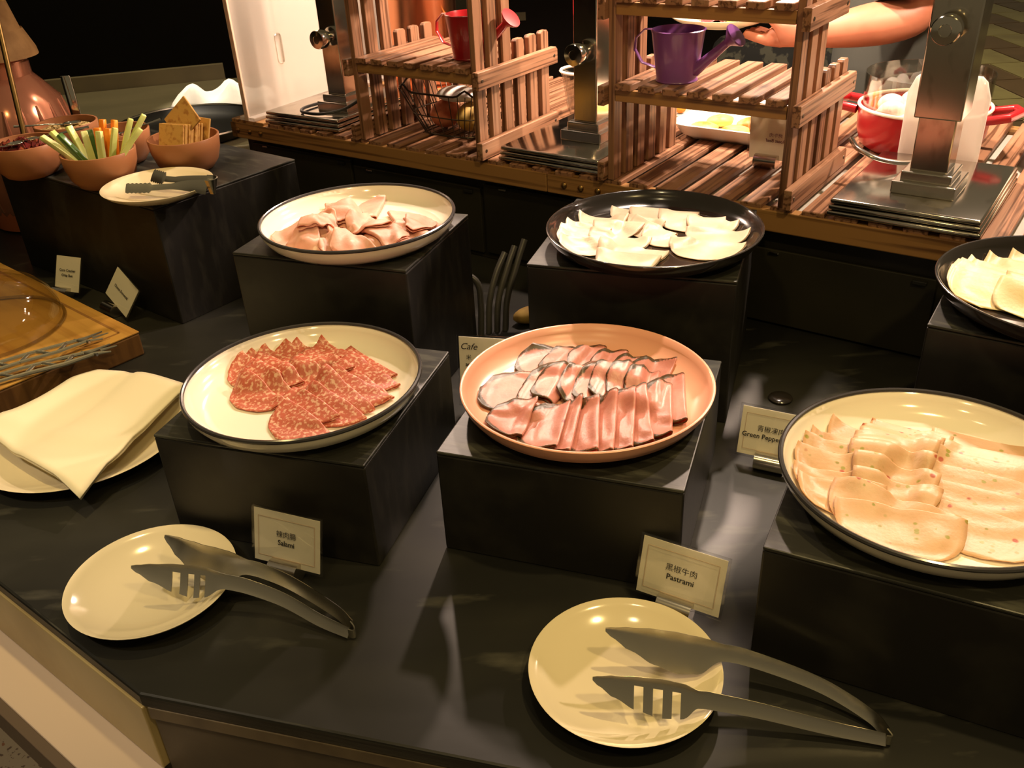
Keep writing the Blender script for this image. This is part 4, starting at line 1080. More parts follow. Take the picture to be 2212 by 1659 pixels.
# ---- slatted crates (shelf units)
def crate(label, s0, w, tall, short, zs, ztop):
    t = thing('slatted_shelf', label, 'shelf', W(s0, 0.0, ZT), ANG)
    Hs = {}
    for side in (0, 1):
        for i in range(6):
            H = tall if i < 3 else short
            key = (H,)
            if key not in Hs:
                c_ = 0.004
                poly = [(-H / 2, -0.0125), (H / 2 - c_, -0.0125), (H / 2, -0.0125 + c_), (H / 2, 0.0125 - c_), (H / 2 - c_, 0.0125), (-H / 2, 0.0125)]
                Hs[key] = MB().prism(poly, -0.0055, 0.0055).mesh('upright_slat', MT['slat'], False, 0.0008, 1)
            x = 0.0055 if side == 0 else w - 0.0055
            # local x of mesh -> up, local z -> s direction, local y -> d
            o = link('upright_slat', Hs[key], t, (x, 0.013 + 0.0405 * i, H / 2))
            o.rotation_euler = Matrix(((0, 0, 1), (0, 1, 0), (1, 0, 0))).to_euler() if False else (0, R(-90), 0)
        # rails outside the uprights
        for (zz, rl) in ((0.016, 0.252), (zs - ZT - 0.011, 0.252), (ztop - ZT - 0.011, 0.165)):
            hgt = 0.030
            c_ = 0.005
            poly = [(-rl / 2, -hgt / 2), (rl / 2, -hgt / 2), (rl / 2, hgt / 2 - c_), (rl / 2 - c_, hgt / 2), (-rl / 2, hgt / 2)]
            rm = MB().prism(poly, -0.006, 0.006).build('side_rail', MT['slat'], t, False, 0.0008, 1)
            rm.location = (-0.0065 if side == 0 else w + 0.0065, -0.012 + rl / 2, zz)
            rm.rotation_euler = (R(90), 0, R(90))
            for e in (-1, 1):
                sc = MB().lathe([(0, 0.0), (0.0032, 0.0), (0.0028, 0.0008), (0, 0.0008)], 12).build('screw', MT['wire'], rm)
                sc.location = (e * (rl / 2 - 0.012), 0, 0.006 if side else -0.0068)
    # shelf boards
    for z_ in (zs, ztop):
        z0 = z_ - ZT
        for (dd) in (0.006, 0.215 if z_ == zs else 0.10):
            MB().box((0, 0, 0), (w - 0.024, 0.010, 0.018)).build('shelf_bar', MT['rail'], t, False, 0.001, loc=(w / 2, dd, z0 - 0.011))
        n = 7
        sl = MB().box((0, 0, 0), (0.232 if z_ == zs else 0.12, 0.027, 0.010)).mesh('shelf_slat', MT['slat'], False, 0.001, 1)
        for k in range(n):
            link('shelf_slat', sl, t, (0.028 + (w - 0.056) * k / (n - 1), (0.232 if z_ == zs else 0.12) / 2 - 0.006, z0 + 0.003), (0, 0, R(90)))
    return t
crate('slatted wooden shelf unit holding the red watering can', 0.388, 0.290, 0.345, 0.182, 0.352, 0.52)
crate('slatted wooden shelf unit holding the purple watering can', 0.935, 0.298, 0.345, 0.172, 0.352, 0.479)
SHZ = 0.360

# ---- watering cans
def watering_can(label, s, d, m, rot=0.0, sc=1.0, facing=0.0):
    t = thing('watering_can', label, 'watering can', W(s, d, SHZ), ANG + facing)
    b0, b1, h = 0.031 * sc, 0.040 * sc, 0.075 * sc
    MB().lathe([(0, 0.001), (b0, 0.0), (b0 + 0.0015, 0.002), (b0, 0.005), (b1, h - 0.003), (b1 + 0.0015, h), (b1 - 0.0008, h + 0.001), (b1 - 0.002, h - 0.003), (b0 - 0.0015, 0.006), (0, 0.004)], 48).build('body', m, t, True, sharp=50)
    MB().tube([(-b1 + 0.001, 0, h - 0.002), (-b1 - 0.016, 0, h - 0.003), (-b1 - 0.031, 0, h * 0.78), (-b1 - 0.033, 0, h * 0.55), (-b1 - 0.020, 0, h * 0.30), (-b0 - 0.004, 0, h * 0.22)], 0.0045, 8, flat=0.3).build('handle', m, t)
    sp0 = Vector((b0 - 0.002, 0, h * 0.22)); sp1 = Vector((b1 + 0.040, 0, h * 0.82))
    MB().tube([sp0, sp0.lerp(sp1, 0.5), sp1], [0.0095 * sc, 0.0075 * sc, 0.0060 * sc], 16).build('spout', m, t)
    dr = (sp1 - sp0).normalized()
    ro = MB().lathe([(0.0055, -0.004), (0.008, 0.002), (0.0185, 0.014), (0.0185, 0.0165), (0, 0.0175)], 32).build('rose', m, t)
    ro.location = sp1; ro.rotation_euler = dr.to_track_quat('Z', 'Y').to_euler()
    return t
watering_can('small purple enamel watering can on the slatted shelf', 1.026, 0.052, MT['purple'])
watering_can('small red enamel watering can on the slatted shelf', 0.612, 0.07375, MT['red_enamel'])

# ---- heat lamp stands with steel trays
def heat_stand(label, s, d, ps, pd, ztop, rot=0.0, sleeve=False, knob_z=0.38, pw=0.046, tw=0.200, td=0.262):
    t = thing('heat_lamp_stand', label, 'lamp stand', W(s, d, ZT), ANG + rot)
    for i in range(3):
        g = 0.003 * (2 - i)
        MB().box((tw / 2, td / 2, 0.0045 + 0.0085 * i), (tw + g, td + g, 0.0075)).build('base_tray', MT['steel_worn'], t, True, 0.0035, 3)
    zb_ = 0.0085 * 2 + 0.008
    MB().box((ps, pd, zb_ + 0.009), (pw + 0.036, pw + 0.036, 0.018)).build('plinth', MT['steel'], t, False, 0.002)
    MB().box((ps, pd, zb_ + 0.024), (pw + 0.018, pw + 0.018, 0.014)).build('plinth', MT['steel'], t, False, 0.002)
    H = ztop - ZT
    MB().box((ps, pd, (zb_ + 0.03 + H) / 2), (pw, pw, H - zb_ - 0.03)).build('post', MT['steel_worn'], t, False, 0.002)
    if sleeve:
        MB().box((ps, pd, 0.13 + (H - 0.13) / 2), (pw + 0.012, pw + 0.012, H - 0.13)).build('post_sleeve', MT['steel_worn'], t, False, 0.002)
    kb = MB().lathe([(0, 0), (0.011, 0), (0.011, 0.008), (0.0175, 0.010), (0.0185, 0.012), (0.0185, 0.028), (0.0170, 0.031), (0.008, 0.0315), (0.0075, 0.0305), (0, 0.0305)], 40).build('knob', MT['chrome'], t, True, sharp=35)
    off = pw / 2 + (0.006 if sleeve else 0)
    kb.location = (ps - 0.004, pd - off - 0.001, knob_z - ZT); kb.rotation_euler = (R(90), 0, 0)
    # gantry arm and shade above
    MB().box((ps, pd + 0.09, H - 0.012), (0.03, 0.22, 0.024)).build('arm', MT['steel'], t, False, 0.002)
    return t
heat_stand('steel heat lamp stand with a looped cable beside the acrylic screen', 0.113, 0.006, 0.143, 0.092, 0.80, R(3), knob_z=0.372)
heat_stand('steel heat lamp stand between the two slatted shelves', 0.712, 0.010, 0.116, 0.122, 0.80, 0.0, knob_z=0.378)
heat_stand('steel heat lamp stand with a telescopic sleeve before the red pot', 1.297, 0.000, 0.108, 0.105, 0.80, 0.0, sleeve=True, knob_z=0.455, pw=0.050)
# looped cable on the first tray
o = MB().tube(bez([W(0.330, 0.075, 0.262), W(0.300, 0.050, 0.243), W(0.262, 0.022, 0.236), W(0.215, 0.018, 0.236), W(0.190, 0.045, 0.2355), W(0.188, 0.095, 0.2345), W(0.198, 0.140, 0.2345), W(0.232, 0.168, 0.2345)], 40), 0.0032, 8).build('power_cable', MT['rubber'])
tag(o, 'black cable looped around the post of a steel lamp stand', 'cable')

# ---- pendant heat lamps over the station (light sources)
def heat_lamp(label, s, d, z, power, color=(1.0, 0.74, 0.57), cone=150, tgt=None):
    p = W(s, d, z)
    t = thing('pendant_heat_lamp', label, 'lamp', p)
    MB().lathe([(0.020, 0.13), (0.028, 0.12), (0.040, 0.08), (0.085, 0.02), (0.090, 0.0), (0.087, 0.0), (0.080, 0.02), (0.036, 0.078), (0.0, 0.10)], 40).build('shade', MT['shade'], t)
    MB().lathe([(0, 0.02), (0.018, 0.026), (0.026, 0.045), (0.020, 0.065), (0.010, 0.085), (0, 0.09)], 24).build('bulb', MT['bulb'], t)
    MB().tube([(0, 0, 0.125), (0, 0, 2.07 - z)], 0.004, 8).build('cord', MT['rubber'], t)
    q = p - Vector((0, 0, 0.005))
    lamp_light('heat_lamp_beam', 'SPOT', q, power, color, 0.022, q + Vector((0, 0, -1)) if tgt is None else tgt, cone, 0.35)
    return t
heat_lamp('pendant heat lamp above the acrylic screen', 0.22, 0.30, 0.86, 42)
heat_lamp('pendant heat lamp above the gap between the slatted shelves', 0.720, 0.235, 0.86, 34)
heat_lamp('pendant heat lamp above the white tray of eggs', 1.050, 0.50, 0.86, 50)
heat_lamp('pendant heat lamp above the red pot', 1.55, 0.42, 0.84, 40)

# ---- acrylic end screen with a slot
t = thing('acrylic_screen', 'frosted acrylic screen with a slot at the station end', 'screen', W(0.058, 0.0, ZT), ANG)
mb = MB(); D0, D1, Z1 = 0.004, 0.56, 0.62; c0, c1, zz0, zz1 = 0.108, 0.126, 0.098, 0.156
for (a, b, c, d) in ((D0, c0, 0, Z1), (c1, D1, 0, Z1), (c0, c1, 0, zz0), (c0, c1, zz1, Z1)):
    mb.box((0, (a + b) / 2, (c + d) / 2), (0.010, b - a, d - c))
mb.build('sheet', MT['acrylic'], t, False)
MB().box((0, (c0 + c1) / 2, (zz0 + zz1) / 2), (0.003, c1 - c0, zz1 - zz0)).build('added_slot_pane', MT['acrylic'], t, False)  # added pane closes the open slot so it looks bright
MB().tube([(0.005, (c0 + c1) / 2 + y, (zz0 + zz1) / 2 + x) for x, y, z in [(px, py, 0) for (px, py) in [(0.022 + 0.009 * math.cos(R(a)), 0.009 * math.sin(R(a))) for a in range(-90, 91, 30)] + [(-0.022 + 0.009 * math.cos(R(a)), 0.009 * math.sin(R(a))) for a in range(90, 271, 30)]]], 0.0016, 6, True).build('slot_edge', MT['glass'], t)
MB().box((0, 0.002, Z1 / 2), (0.0115, 0.005, Z1)).build('front_edge', mat('acrylic_edge', (0.72, 0.55, 0.42), 0.25, sss=0.2), t, False, 0.001)
MB().box((0, 0.28, 0.004), (0.045, 0.56, 0.008)).build('foot', MT['acrylic'], t, False, 0.002)

# ---- wire basket with breads inside the first shelf
t = thing('wire_basket', 'dark wire basket of breads inside the slatted shelf', 'basket', W(0.528, 0.135, ZT), ANG)
def ring(rx, ry, z, n=36, wob=0.0): return [(rx * math.copysign(abs(math.cos(2 * PI * k / n)) ** 0.6, math.cos(2 * PI * k / n)), ry * math.copysign(abs(math.sin(2 * PI * k / n)) ** 0.6, math.sin(2 * PI * k / n)), z + wob * (0.5 + 0.5 * math.cos(2 * PI * k / n * 6)) ** 6) for k in range(n)]
top_r = ring(0.112, 0.080, 0.086, 72, 0.012); bot_r = ring(0.068, 0.050, 0.003, 72); mid_r = ring(0.088, 0.064, 0.040, 72)
MB().tube(top_r, 0.0020, 6, True).build('rim', MT['wire'], t)
MB().tube(mid_r, 0.0012, 6, True).build('middle_ring', MT['wire'], t)
MB().tube(bot_r, 0.0016, 6, True).build('base_ring', MT['wire'], t)
mb = MB()
for k in range(0, 72, 2):
    a = Vector(top_r[k]); a.z = 0.086
    mb.tube([a, mid_r[k], bot_r[k]], 0.0009, 5)
for k in range(-3, 4): mb.tube([(k * 0.018, -0.050, 0.003), (k * 0.018, 0.050, 0.003)], 0.0009, 5)
o = mb.build('side_wires', MT['wire'], t); o['kind'] = 'stuff'
def blob(name, m, loc, r, label, cat, group=None, seed=0, rotz=0.0, parent=None):
    rnd = random.Random(seed); mb = MB(); rows = []
    ph = [rnd.uniform(0, 6.28) for _ in range(4)]
    n1, n2 = 12, 20; prof = []
    vs = [(0, 0, -r[2])]
    for i in range(1, n1):
        th = PI * i / n1 - PI / 2
        for j in range(n2):
            a = 2 * PI * j / n2
            k = 1 + 0.05 * math.sin(3 * a + ph[0]) + 0.04 * math.sin(5 * a + 3 * th + ph[1])
            vs.append((r[0] * math.cos(th) * math.cos(a) * k, r[1] * math.cos(th) * math.sin(a) * k, r[2] * math.sin(th)))
    vs.append((0, 0, r[2])); T_ = len(vs) - 1
    fs = [(0, 1 + (j + 1) % n2, 1 + j) for j in range(n2)]
    for i in range(n1 - 2):
        for j in range(n2):
            a = 1 + i * n2 + j; b = 1 + i * n2 + (j + 1) % n2
            fs.append((a, b, b + n2, a + n2))
    fs += [(T_, 1 + (n1 - 2) * n2 + j, 1 + (n1 - 2) * n2 + (j + 1) % n2) for j in range(n2)]
    o = mb.add(vs, fs).build(name, m, parent); o.location = loc; o.rotation_euler = (0, 0, rotz)
    if label: tag(o, label, cat, group)
    return o
blob('bread_roll', MT['bread_red'], W(0.4945, 0.135, ZT + 0.031), (0.028, 0.034, 0.027), 'rosy round bread roll in the wire basket', 'bread', None, 1, ANG)
blob('bread_roll', MT['bread_gold'], W(0.5560, 0.135, ZT + 0.031), (0.027, 0.034, 0.027), 'golden bread roll in the wire basket', 'bread', None, 2, ANG)
blob('bread_roll', MT['white_food'], W(0.5260, 0.137, ZT + 0.0705), (0.046, 0.034, 0.0140), 'pale flat bread on top in the wire basket', 'bread', None, 3, ANG)

# ---- copper urn behind the first shelf
t = thing('copper_urn', 'polished copper urn behind the slatted shelf and watering can', 'urn', W(0.225, 0.395, ZT), ANG)
MB().lathe([(0, 0.0), (0.072, 0.0), (0.076, 0.006), (0.070, 0.012), (0.080, 0.03), (0.084, 0.10), (0.084, 0.20), (0.087, 0.205), (0.087, 0.215), (0.083, 0.22), (0.078, 0.26), (0.05, 0.285), (0, 0.292)], 56).build('body', MT['copper'], t)
MB().lathe([(0, 0.29), (0.012, 0.292), (0.010, 0.302), (0.018, 0.312), (0.012, 0.324), (0, 0.327)], 28).build('lid_knob', MT['brass'], t)
for s_ in (-1, 1):
    MB().tube([(s_ * 0.082, 0, 0.16), (s_ * 0.108, 0, 0.165), (s_ * 0.112, 0, 0.12), (s_ * 0.108, 0, 0.085), (s_ * 0.082, 0, 0.08)], 0.005, 10).build('handle', MT['brass'], t)

# ---- white tray with egg slices, its card
t = thing('white_tray', 'long white ceramic tray behind the slatted shelf', 'tray', W(1.035, 0.362, ZT), ANG)
def rr_(w, h, r, z, n=6):
    pts = []
    for (cx, cy, a0) in ((w - r, h - r, 0), (-w + r, h - r, 90), (-w + r, -h + r, 180), (w - r, -h + r, 270)):
        for k in range(n + 1):
            a = R(a0 + 90 * k / n); pts.append((cx + r * math.cos(a), cy + r * math.sin(a), z))
    return pts
loops = [rr_(0.092, 0.085, 0.02, 0.0), rr_(0.107, 0.100, 0.03, 0.010), rr_(0.120, 0.115, 0.04, 0.030), rr_(0.117, 0.112, 0.04, 0.031), rr_(0.102, 0.096, 0.03, 0.012), rr_(0.088, 0.080, 0.02, 0.006)]
q = len(loops[0]); vs = [p for l in loops for p in l]
fs = [(i * q + k, i * q + (k + 1) % q, (i + 1) * q + (k + 1) % q, (i + 1) * q + k) for i in range(5) for k in range(q)] + [tuple(range(q - 1, -1, -1)), tuple(range(5 * q, 6 * q))]
MB().add(vs, fs).build('dish', MT['white_glaze'], t)
for k, (ds, dd) in enumerate(((-0.078, -0.066), (-0.012, -0.066), (-0.070, -0.008), (-0.008, -0.006), (0.052, -0.030), (0.055, 0.036))):
    blob('egg_slice', MT['egg'], W(1.040 + ds * 0.9, 0.362 + dd, ZT + 0.016), (0.026, 0.020, 0.011), 'golden baked egg slice with a brown crust on the white tray', 'egg slice', 'egg slices on the white tray', 20 + k, ANG + 0.4 * k)
tt = name_card('white card seen from behind with its print showing through', W(1.150, 0.176, ZT), math.degrees(ANG), -6, [('烤牛肉', 0.0075, 0.002, 0), ('Roast Beef', 0.0075, -0.007, 0)], 0.095, 0.085, border=False, hold=False, mirror=True, ink='mauve_ink', z0=0.010)
hb = MB().lathe([(0, -0.019), (0.0112, -0.019), (0.0112, 0.019), (0, 0.019)], 28).build('holder', MT['steel'], tt, True, sharp=30)
hb.location = (-0.012, -0.008, 0.0115); hb.rotation_euler = (0, R(90), 0)
t = thing('glass_platter', 'clear glass platter left of the white tray', 'platter', W(0.862, 0.42, ZT), ANG)
loops = [rr_(0.032, 0.060, 0.015, 0.0), rr_(0.046, 0.080, 0.02, 0.018), rr_(0.043, 0.077, 0.02, 0.018), rr_(0.030, 0.058, 0.015, 0.003)]
q = len(loops[0]); vs = [p for l in loops for p in l]
fs = [(i * q + k, i * q + (k + 1) % q, (i + 1) * q + (k + 1) % q, (i + 1) * q + k) for i in range(3) for k in range(q)] + [tuple(range(q - 1, -1, -1)), tuple(range(3 * q, 4 * q))]
MB().add(vs, fs).build('dish', mat('smoky_glass', (0.30, 0.28, 0.24), 0.1, spec=0.6), t)
blob('carrot_flower', MT['carrot'], W(0.865, 0.415, ZT + 0.012), (0.010, 0.007, 0.008), 'small orange garnish on the clear platter', 'garnish', None, 44)
# black tray with white slices behind the second stand
t = thing('oval_plate', 'dark oval plate with steel rim behind the middle lamp stand', 'plate', W(0.722, 0.465, ZT), ANG)
MB().lathe([(0, 0), (0.062, 0), (0.082, 0.010), (0.090, 0.016), (0.088, 0.0175), (0.074, 0.010), (0.06, 0.004), (0, 0.004)], 56).build('dish', MT['rubber'], t)
MB().tube([(0.089 * math.cos(2 * PI * k / 56), 0.089 * math.sin(2 * PI * k / 56), 0.017) for k in range(56)], 0.0022, 6, True).build('rim', MT['steel'], t)
for k in range(4):
    blob('white_roll', MT['white_food'], W(0.688 + 0.0225 * k, 0.446 + 0.010 * (k % 2), ZT + 0.018), (0.0098, 0.030, 0.0140), 'pale rolled bite on the dark oval plate', 'food roll', 'rolled bites on the dark oval plate', 60 + k, ANG)
blob('red_garnish', MT['red_enamel'], W(0.7555, 0.446, ZT + 0.0415), (0.005, 0.006, 0.011), 'small red garnish on the dark oval plate', 'garnish', None, 70)
t = thing('glass_bowl', 'white-rimmed glass bowl behind the slatted shelf', 'bowl', W(0.690, 0.328, ZT), ANG)

MB().lathe([(0, 0), (0.022, 0), (0.030, 0.02), (0.038, 0.075), (0.042, 0.090), (0.040, 0.091), (0.034, 0.072), (0.027, 0.02), (0, 0.004)], 40).build('bowl_body', MT['glass'], t)
MB().tube([(0.042 * math.cos(2 * PI * k / 40), 0.042 * math.sin(2 * PI * k / 40), 0.091) for k in range(40)], 0.003, 6, True).build('rim', MT['white_glaze'], t)

# ---- red pot with white food
pc = (1.322, 0.392)
t = thing('red_pot', 'red enamel cooking pot with looped handles and glass guard', 'pot', W(pc[0], pc[1], ZT), ANG)
pr = 0.105
MB().lathe([(0, 0), (pr * 0.80, 0), (pr * 0.92, 0.010), (pr * 0.98, 0.03), (pr, 0.070), (pr - 0.003, 0.070), (pr * 0.95, 0.03), (pr * 0.88, 0.012), (0, 0.006)], 64).build('body', MT['red_enamel'], t)
MB().tube([((pr - 0.001) * math.cos(2 * PI * k / 64), (pr - 0.001) * math.sin(2 * PI * k / 64), 0.0715) for k in range(64)], 0.003, 8, True).build('rim', MT['white_glaze'], t)
MB().tube([(pr - 0.004, -0.035, 0.062), (pr + 0.030, -0.032, 0.070), (pr + 0.042, 0, 0.073), (pr + 0.030, 0.032, 0.070), (pr - 0.004, 0.035, 0.062)], 0.0075, 12, flat=1.0).build('handle', MT['red_enamel'], t)
MB().tube([(-pr + 0.004, -0.035, 0.062), (-pr - 0.030, -0.032, 0.066), (-pr - 0.040, 0, 0.068), (-pr - 0.030, 0.032, 0.066), (-pr + 0.004, 0.035, 0.062)], 0.0075, 12).build('handle', MT['red_enamel'], t)
MB().lathe([(pr - 0.008, 0.066), (pr - 0.006, 0.125), (pr - 0.0045, 0.125), (pr - 0.0065, 0.066)], 64).build('glass_guard', MT['glass'], t)
for k in range(9):
    a = 2 * PI * k / 7 + 0.3
    if k < 7: ds, dd, zz = 0.057 * math.cos(a), 0.057 * math.sin(a), 0.064
    else: ds, dd, zz = (0.0, 0.0, 0.078) if k == 7 else (0.006, -0.012, 0.112)
    blob('dumpling', MT['white_food'], W(pc[0] + ds, pc[1] + dd, ZT + zz), (0.0222, 0.0215, 0.018), 'steamed white dumpling heaped in the red pot', 'dumpling', 'dumplings in the red pot', 80 + k)
blob('dumpling_bed', MT['white_food'], W(pc[0], pc[1], ZT + 0.040), (0.088, 0.088, 0.030), 'white dumpling broth filling the red pot', 'broth', None, 99)
o = MB().tube(bez([W(1.264, 0.190, ZT + 0.058), W(1.280, 0.168, ZT + 0.052), W(1.300, 0.160, ZT + 0.046), W(1.320, 0.162, ZT + 0.040), W(1.345, 0.178, ZT + 0.034), W(1.362, 0.205, ZT + 0.030)], 40), 0.0048, 10, flat=0.7).build('ladle_handle', MT['steel'])
tag(o, 'wavy dark steel ladle handle in front of the red pot', 'ladle')
# curved glass guard and white items at the right end
t = thing('acrylic_guard', 'acrylic guard with glare in its pale colour behind the sleeved lamp stand', 'screen', W(1.378, 0.272, ZT), ANG)
rows = []
for i in range(15):
    u = i / 14 * 2 - 1
    top = 0.148 - 0.030 * max(0.0, (abs(u) - 0.72) / 0.28) ** 2
    rows.append([(u * 0.060, 0.010 * (1 - u * u), top * j / 5) for j in range(6)])
o = MB().grid(rows).build('sheet', MT['acrylic'], t); md = o.modifiers.new('thickness', 'SOLIDIFY'); md.thickness = 0.004  # frosted pale sheet stands in for the white glare behind it
MB().box((0, 0.004, 0.003), (0.12, 0.02, 0.006)).build('foot', MT['acrylic'], t, False, 0.001)
t = thing('white_dish', 'glaring white covered dish at the right end of the station', 'dish', W(1.582, 0.43, ZT), ANG)
MB().lathe([(0, 0), (0.075, 0), (0.095, 0.012), (0.102, 0.035), (0.098, 0.045), (0.085, 0.065), (0.055, 0.085), (0, 0.092)], 48).build('dish', MT['white_glaze'], t)
t = thing('serving_tray', 'flat steel serving tray at the right end of the station', 'tray', W(1.67, 0.105, ZT), ANG)
MB().box((0, 0, 0.004), (0.24, 0.16, 0.008)).build('base', MT['steel_worn'], t, True, 0.003, 2)
MB().tube([(x, y, 0.010) for x, y, z in rr_(0.117, 0.077, 0.015, 0)], 0.003, 6, True).build('rim', MT['steel'], t)

# ---- cables in the gap between the risers
for k, pts in enumerate((
        [(-0.046, 1.330, -0.001), (-0.043, 1.336, 0.05), (-0.046, 1.342, 0.085), (-0.068, 1.350, 0.100), (-0.105, 1.358, 0.100)],
        [(-0.033, 1.334, -0.001), (-0.029, 1.344, 0.05), (-0.016, 1.364, 0.09), (0.000, 1.384, 0.118)],
        [(-0.0195, 1.338, -0.001), (-0.0145, 1.349, 0.05), (0.0015, 1.370, 0.094), (0.0165, 1.390, 0.126)],
        [(-0.006, 1.342, -0.001), (0.000, 1.354, 0.05), (0.0175, 1.376, 0.098), (0.033, 1.396, 0.134)])):
    o = MB().tube(bez(pts, 24), 0.0052, 10).build('cable', MT['cable'])
    tag(o, 'bent dark grey cable rising between the riser boxes', 'cable', 'cables between the riser boxes')
o = blob('crumpled_paper', MT['wrap_paper'], (0.036, 1.366, 0.0135), (0.030, 0.016, 0.014), 'crumpled tan paper beside the dark cables', 'paper', None, 91, R(30))
o = MB().tube(bez([(-0.400, 1.560, 0.0048), (-0.350, 1.640, 0.006), (-0.300, 1.700, 0.028), (-0.240, 1.690, 0.012), (-0.200, 1.600, 0.0048)], 30), 0.005, 8).build('floor_cable', MT['rubber'])
tag(o, 'black cable lying on the counter behind the ham platter', 'cable')

# ================================================================ PERSON beyond the station
def skin_body(name, verts, edges, radii, m, root=0, sub=2, parent=None, loc=(0, 0, 0)):
    me = bpy.data.meshes.new(name)
    me.from_pydata([tuple(v) for v in verts], edges, [])
    o = link(name, me, parent, loc)
    o.modifiers.new('skin', 'SKIN')
    sv = me.skin_vertices[0].data
    for i, r_ in enumerate(radii):
        sv[i].radius = (r_, r_) if isinstance(r_, (int, float)) else r_
        sv[i].use_root = (i == root)
    o.modifiers['skin'].use_smooth_shade = True
    o.modifiers['skin'].branch_smoothing = 0.3
    s = o.modifiers.new('sub', 'SUBSURF'); s.levels = sub; s.render_levels = sub
    me.materials.append(m)
    return o
pb = W(1.14, 0.98, FLZ)
def wp(s, d, z): return W(s, d, z) - pb
V = []; E = []; RD = []
def addv(p, r_, par=None):
    V.append(p); RD.append(r_)
    if par is not None: E.append((par, len(V) - 1))
    return len(V) - 1
pel = addv(wp(1.14, 0.98, 0.04), 0.125)
wst = addv(wp(1.14, 0.98, 0.20), 0.115, pel)
chs = addv(wp(1.14, 0.98, 0.42), 0.130, wst)
nck = addv(wp(1.13, 0.98, 0.62), 0.058, chs)
hd0 = addv(wp(1.11, 0.98, 0.70), 0.070, nck)
hd1 = addv(wp(1.10, 0.98, 0.80), 0.085, hd0)
hd2 = addv(wp(1.11, 0.98, 0.88), 0.060, hd1)
nos = addv(wp(1.015, 0.98, 0.765), 0.014, hd1)
for sd, dd in ((-1, 0.89), (1, 1.07)):
    hp = addv(wp(1.14, dd, 0.0), 0.085, pel)
    kn = addv(wp(1.12, dd, -0.40), 0.060, hp)
    an = addv(wp(1.15, dd, -0.78), 0.042, kn)
    addv(wp(1.05, dd, -0.825), 0.030, an)
# near arm reaching to the left with the plate
sh = addv(wp(1.14, 0.82, 0.57), 0.060, chs)
el = addv(wp(1.215, 0.745, 0.355), 0.047, sh)
fa = addv(wp(1.13, 0.690, 0.345), 0.045, el)
wr = addv(wp(1.045, 0.625, 0.333), 0.029, fa)
pm = addv(wp(1.000, 0.605, 0.333), 0.030, wr)
pk = addv(wp(0.972, 0.597, 0.333), 0.026, pm)
# fingers curl under the plate, thumb over its rim
for (dd, L2) in ((-0.026, 0.010), (-0.009, 0.015), (0.009, 0.013), (0.026, 0.007)):
    a = addv(wp(0.960, 0.597 + dd, 0.328), 0.0098, pk)
    b = addv(wp(0.942, 0.597 + dd * 1.1, 0.333), 0.0090, a)
    addv(wp(0.932 - L2, 0.597 + dd * 1.1, 0.3375), 0.0078, b)
ta = addv(wp(0.990, 0.575, 0.354), 0.0115, pm)
tb = addv(wp(0.968, 0.571, 0.377), 0.0100, ta)
addv(wp(0.940, 0.574, 0.3745), 0.0088, tb)
# far arm hanging
s2 = addv(wp(1.14, 1.14, 0.54), 0.060, chs)
e2 = addv(wp(1.14, 1.20, 0.26), 0.045, s2)
w2 = addv(wp(1.09, 1.19, 0.03), 0.030, e2)
h2 = addv(wp(1.07, 1.18, -0.06), 0.034, w2)
for dd in (-0.024, -0.008, 0.008, 0.024):
    a = addv(wp(1.06, 1.18 + dd, -0.10), 0.009, h2); addv(wp(1.05, 1.18 + dd, -0.14), 0.008, a)
person = skin_body('person', V, E, RD, MT['skin'], 0, 2, None, pb)
tag(person, 'person in a grey shirt and charcoal apron reaching with a plate of salad', 'person')
# shirt, trousers, hair fitted over the body
def loft(mb, stations, n=24):
    """stations: (centre, (half width along d, half depth along s)); rings stay level"""
    rows = []
    for (c_, (rw, rd)) in stations:
        rows.append([c_ + NV * (rw * math.cos(2 * PI * k / n)) + EV * (rd * math.sin(2 * PI * k / n)) for k in range(n)])
    vs = [p for r_ in rows for p in r_]
    fs = [(i * n + k, i * n + (k + 1) % n, (i + 1) * n + (k + 1) % n, (i + 1) * n + k) for i in range(len(rows) - 1) for k in range(n)]
    fs += [tuple(range(n - 1, -1, -1)), tuple(range((len(rows) - 1) * n, len(rows) * n))]
    return mb.add(vs, fs)
mb = MB()
loft(mb, [(wp(1.14, 0.98, 0.16), (0.20, 0.150)), (wp(1.14, 0.98, 0.30), (0.19, 0.150)), (wp(1.14, 0.98, 0.45), (0.20, 0.155)), (wp(1.14, 0.98, 0.56), (0.20, 0.12)), (wp(1.135, 0.98, 0.62), (0.13, 0.085)), (wp(1.13, 0.98, 0.645), (0.075, 0.07))])
mb.tube(bez([wp(1.14, 0.87, 0.585), wp(1.15, 0.80, 0.555), wp(1.185, 0.765, 0.47), wp(1.205, 0.748, 0.395)], 14), [0.070 + 0.0012 * k for k in range(15)], 18)
mb.tube(bez([wp(1.14, 1.09, 0.585), wp(1.14, 1.16, 0.555), wp(1.14, 1.19, 0.46), wp(1.14, 1.20, 0.37)], 14), [0.070 + 0.0010 * k for k in range(15)], 18)
mb.build('shirt', MT['grey_tee'], person, True, sharp=60)
mb = MB()
loft(mb, [(wp(1.14, 0.98, 0.20), (0.185, 0.142)), (wp(1.14, 0.98, 0.08), (0.19, 0.150)), (wp(1.14, 0.98, -0.06), (0.19, 0.150)), (wp(1.14, 0.98, -0.12), (0.17, 0.13))])
for dd in (0.89, 1.07):
    loft(mb, [(wp(1.14, dd, -0.04), (0.098, 0.115)), (wp(1.12, dd, -0.40), (0.080, 0.085)), (wp(1.145, dd, -0.78), (0.068, 0.072))])
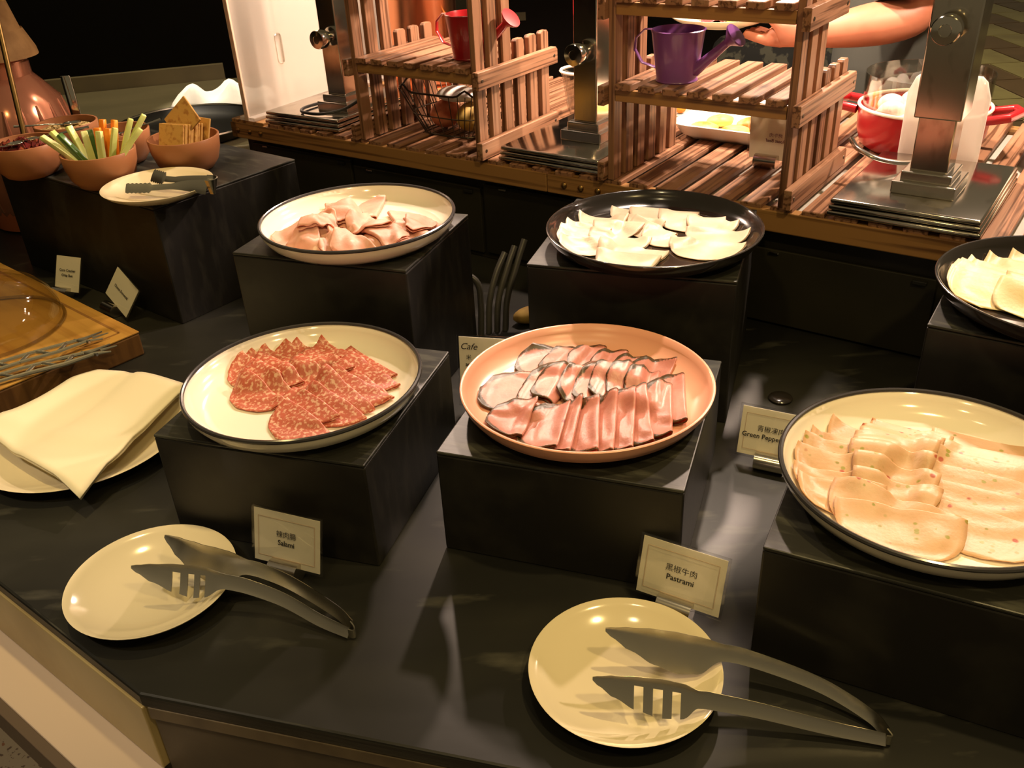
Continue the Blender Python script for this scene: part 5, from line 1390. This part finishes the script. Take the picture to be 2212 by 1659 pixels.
mb.build('trousers', MT['charcoal'], person, True, sharp=60)
V = []; E = []; RD = []
a = addv(wp(1.145, 0.98, 0.76), 0.070); b = addv(wp(1.125, 0.98, 0.86), 0.086, a); addv(wp(1.08, 0.98, 0.885), 0.055, b)
skin_body('hair', V, E, RD, MT['hair'], 0, 2, person)
# plate of salad held by the person
saucer('white plate of salad held in a hand', (0, 0), 0, 0.105, 'salad_plate').location = W(0.862, 0.597, 0.345)
rnd = random.Random(5)
pile = Pile((0.0, 0.0), [(0, 0.0058), (0.035, 0.0058), (0.058, 0.0068), (0.077, 0.0105), (0.0945, 0.0180), (0.103, 0.0227), (0.25, 0.0227)], 0.105)
pw_ = W(0.862, 0.597, 0.345)
for k in range(12):
    a = rnd.uniform(0, 6.28); r_ = 0.045 * math.sqrt(rnd.random())
    rows = []
    for i in range(13):
        u = i / 12; hw = 0.020 * math.sin(PI * min(1, 0.12 + u * 0.88)) + 0.001
        rows.append([((u - 0.5) * 0.060, v * hw, 0.003 + 0.0025 * math.sin(3 * u + k) + 0.003 * abs(v)) for v in (-1, -0.75, -0.5, -0.25, 0, 0.25, 0.5, 0.75, 1)])
    red = k in (3, 7, 10)
    me = MB().grid(rows).mesh('salad_leaf', MT['radicchio' if red else 'lettuce'])
    o = lay_slice('salad_leaf', me, pile, 0.0, (r_ * math.cos(a), r_ * math.sin(a)), math.degrees(rnd.uniform(0, 6.28)),
                  'dark red salad leaf on the held plate' if red else 'green salad leaf on the held plate', 'salad leaf', 'red leaves on the held plate' if red else 'green leaves on the held plate', 0.0010, 0.66)
    o.location = o.location + pw_
# seated guest in floral print far behind (only the cloth shows)
t = thing('floral_chair', 'low seat covered in dark floral cloth beyond the station', 'seat', W(0.62, 1.65, FLZ), ANG)
MB().box((0, 0, 0.35), (0.62, 0.45, 0.70)).build('cushion', MT['floral'], t, True, 0.08, 4)
MB().box((0, 0.2, 0.55), (0.62, 0.12, 0.80)).build('backrest', MT['floral'], t, True, 0.05, 3)
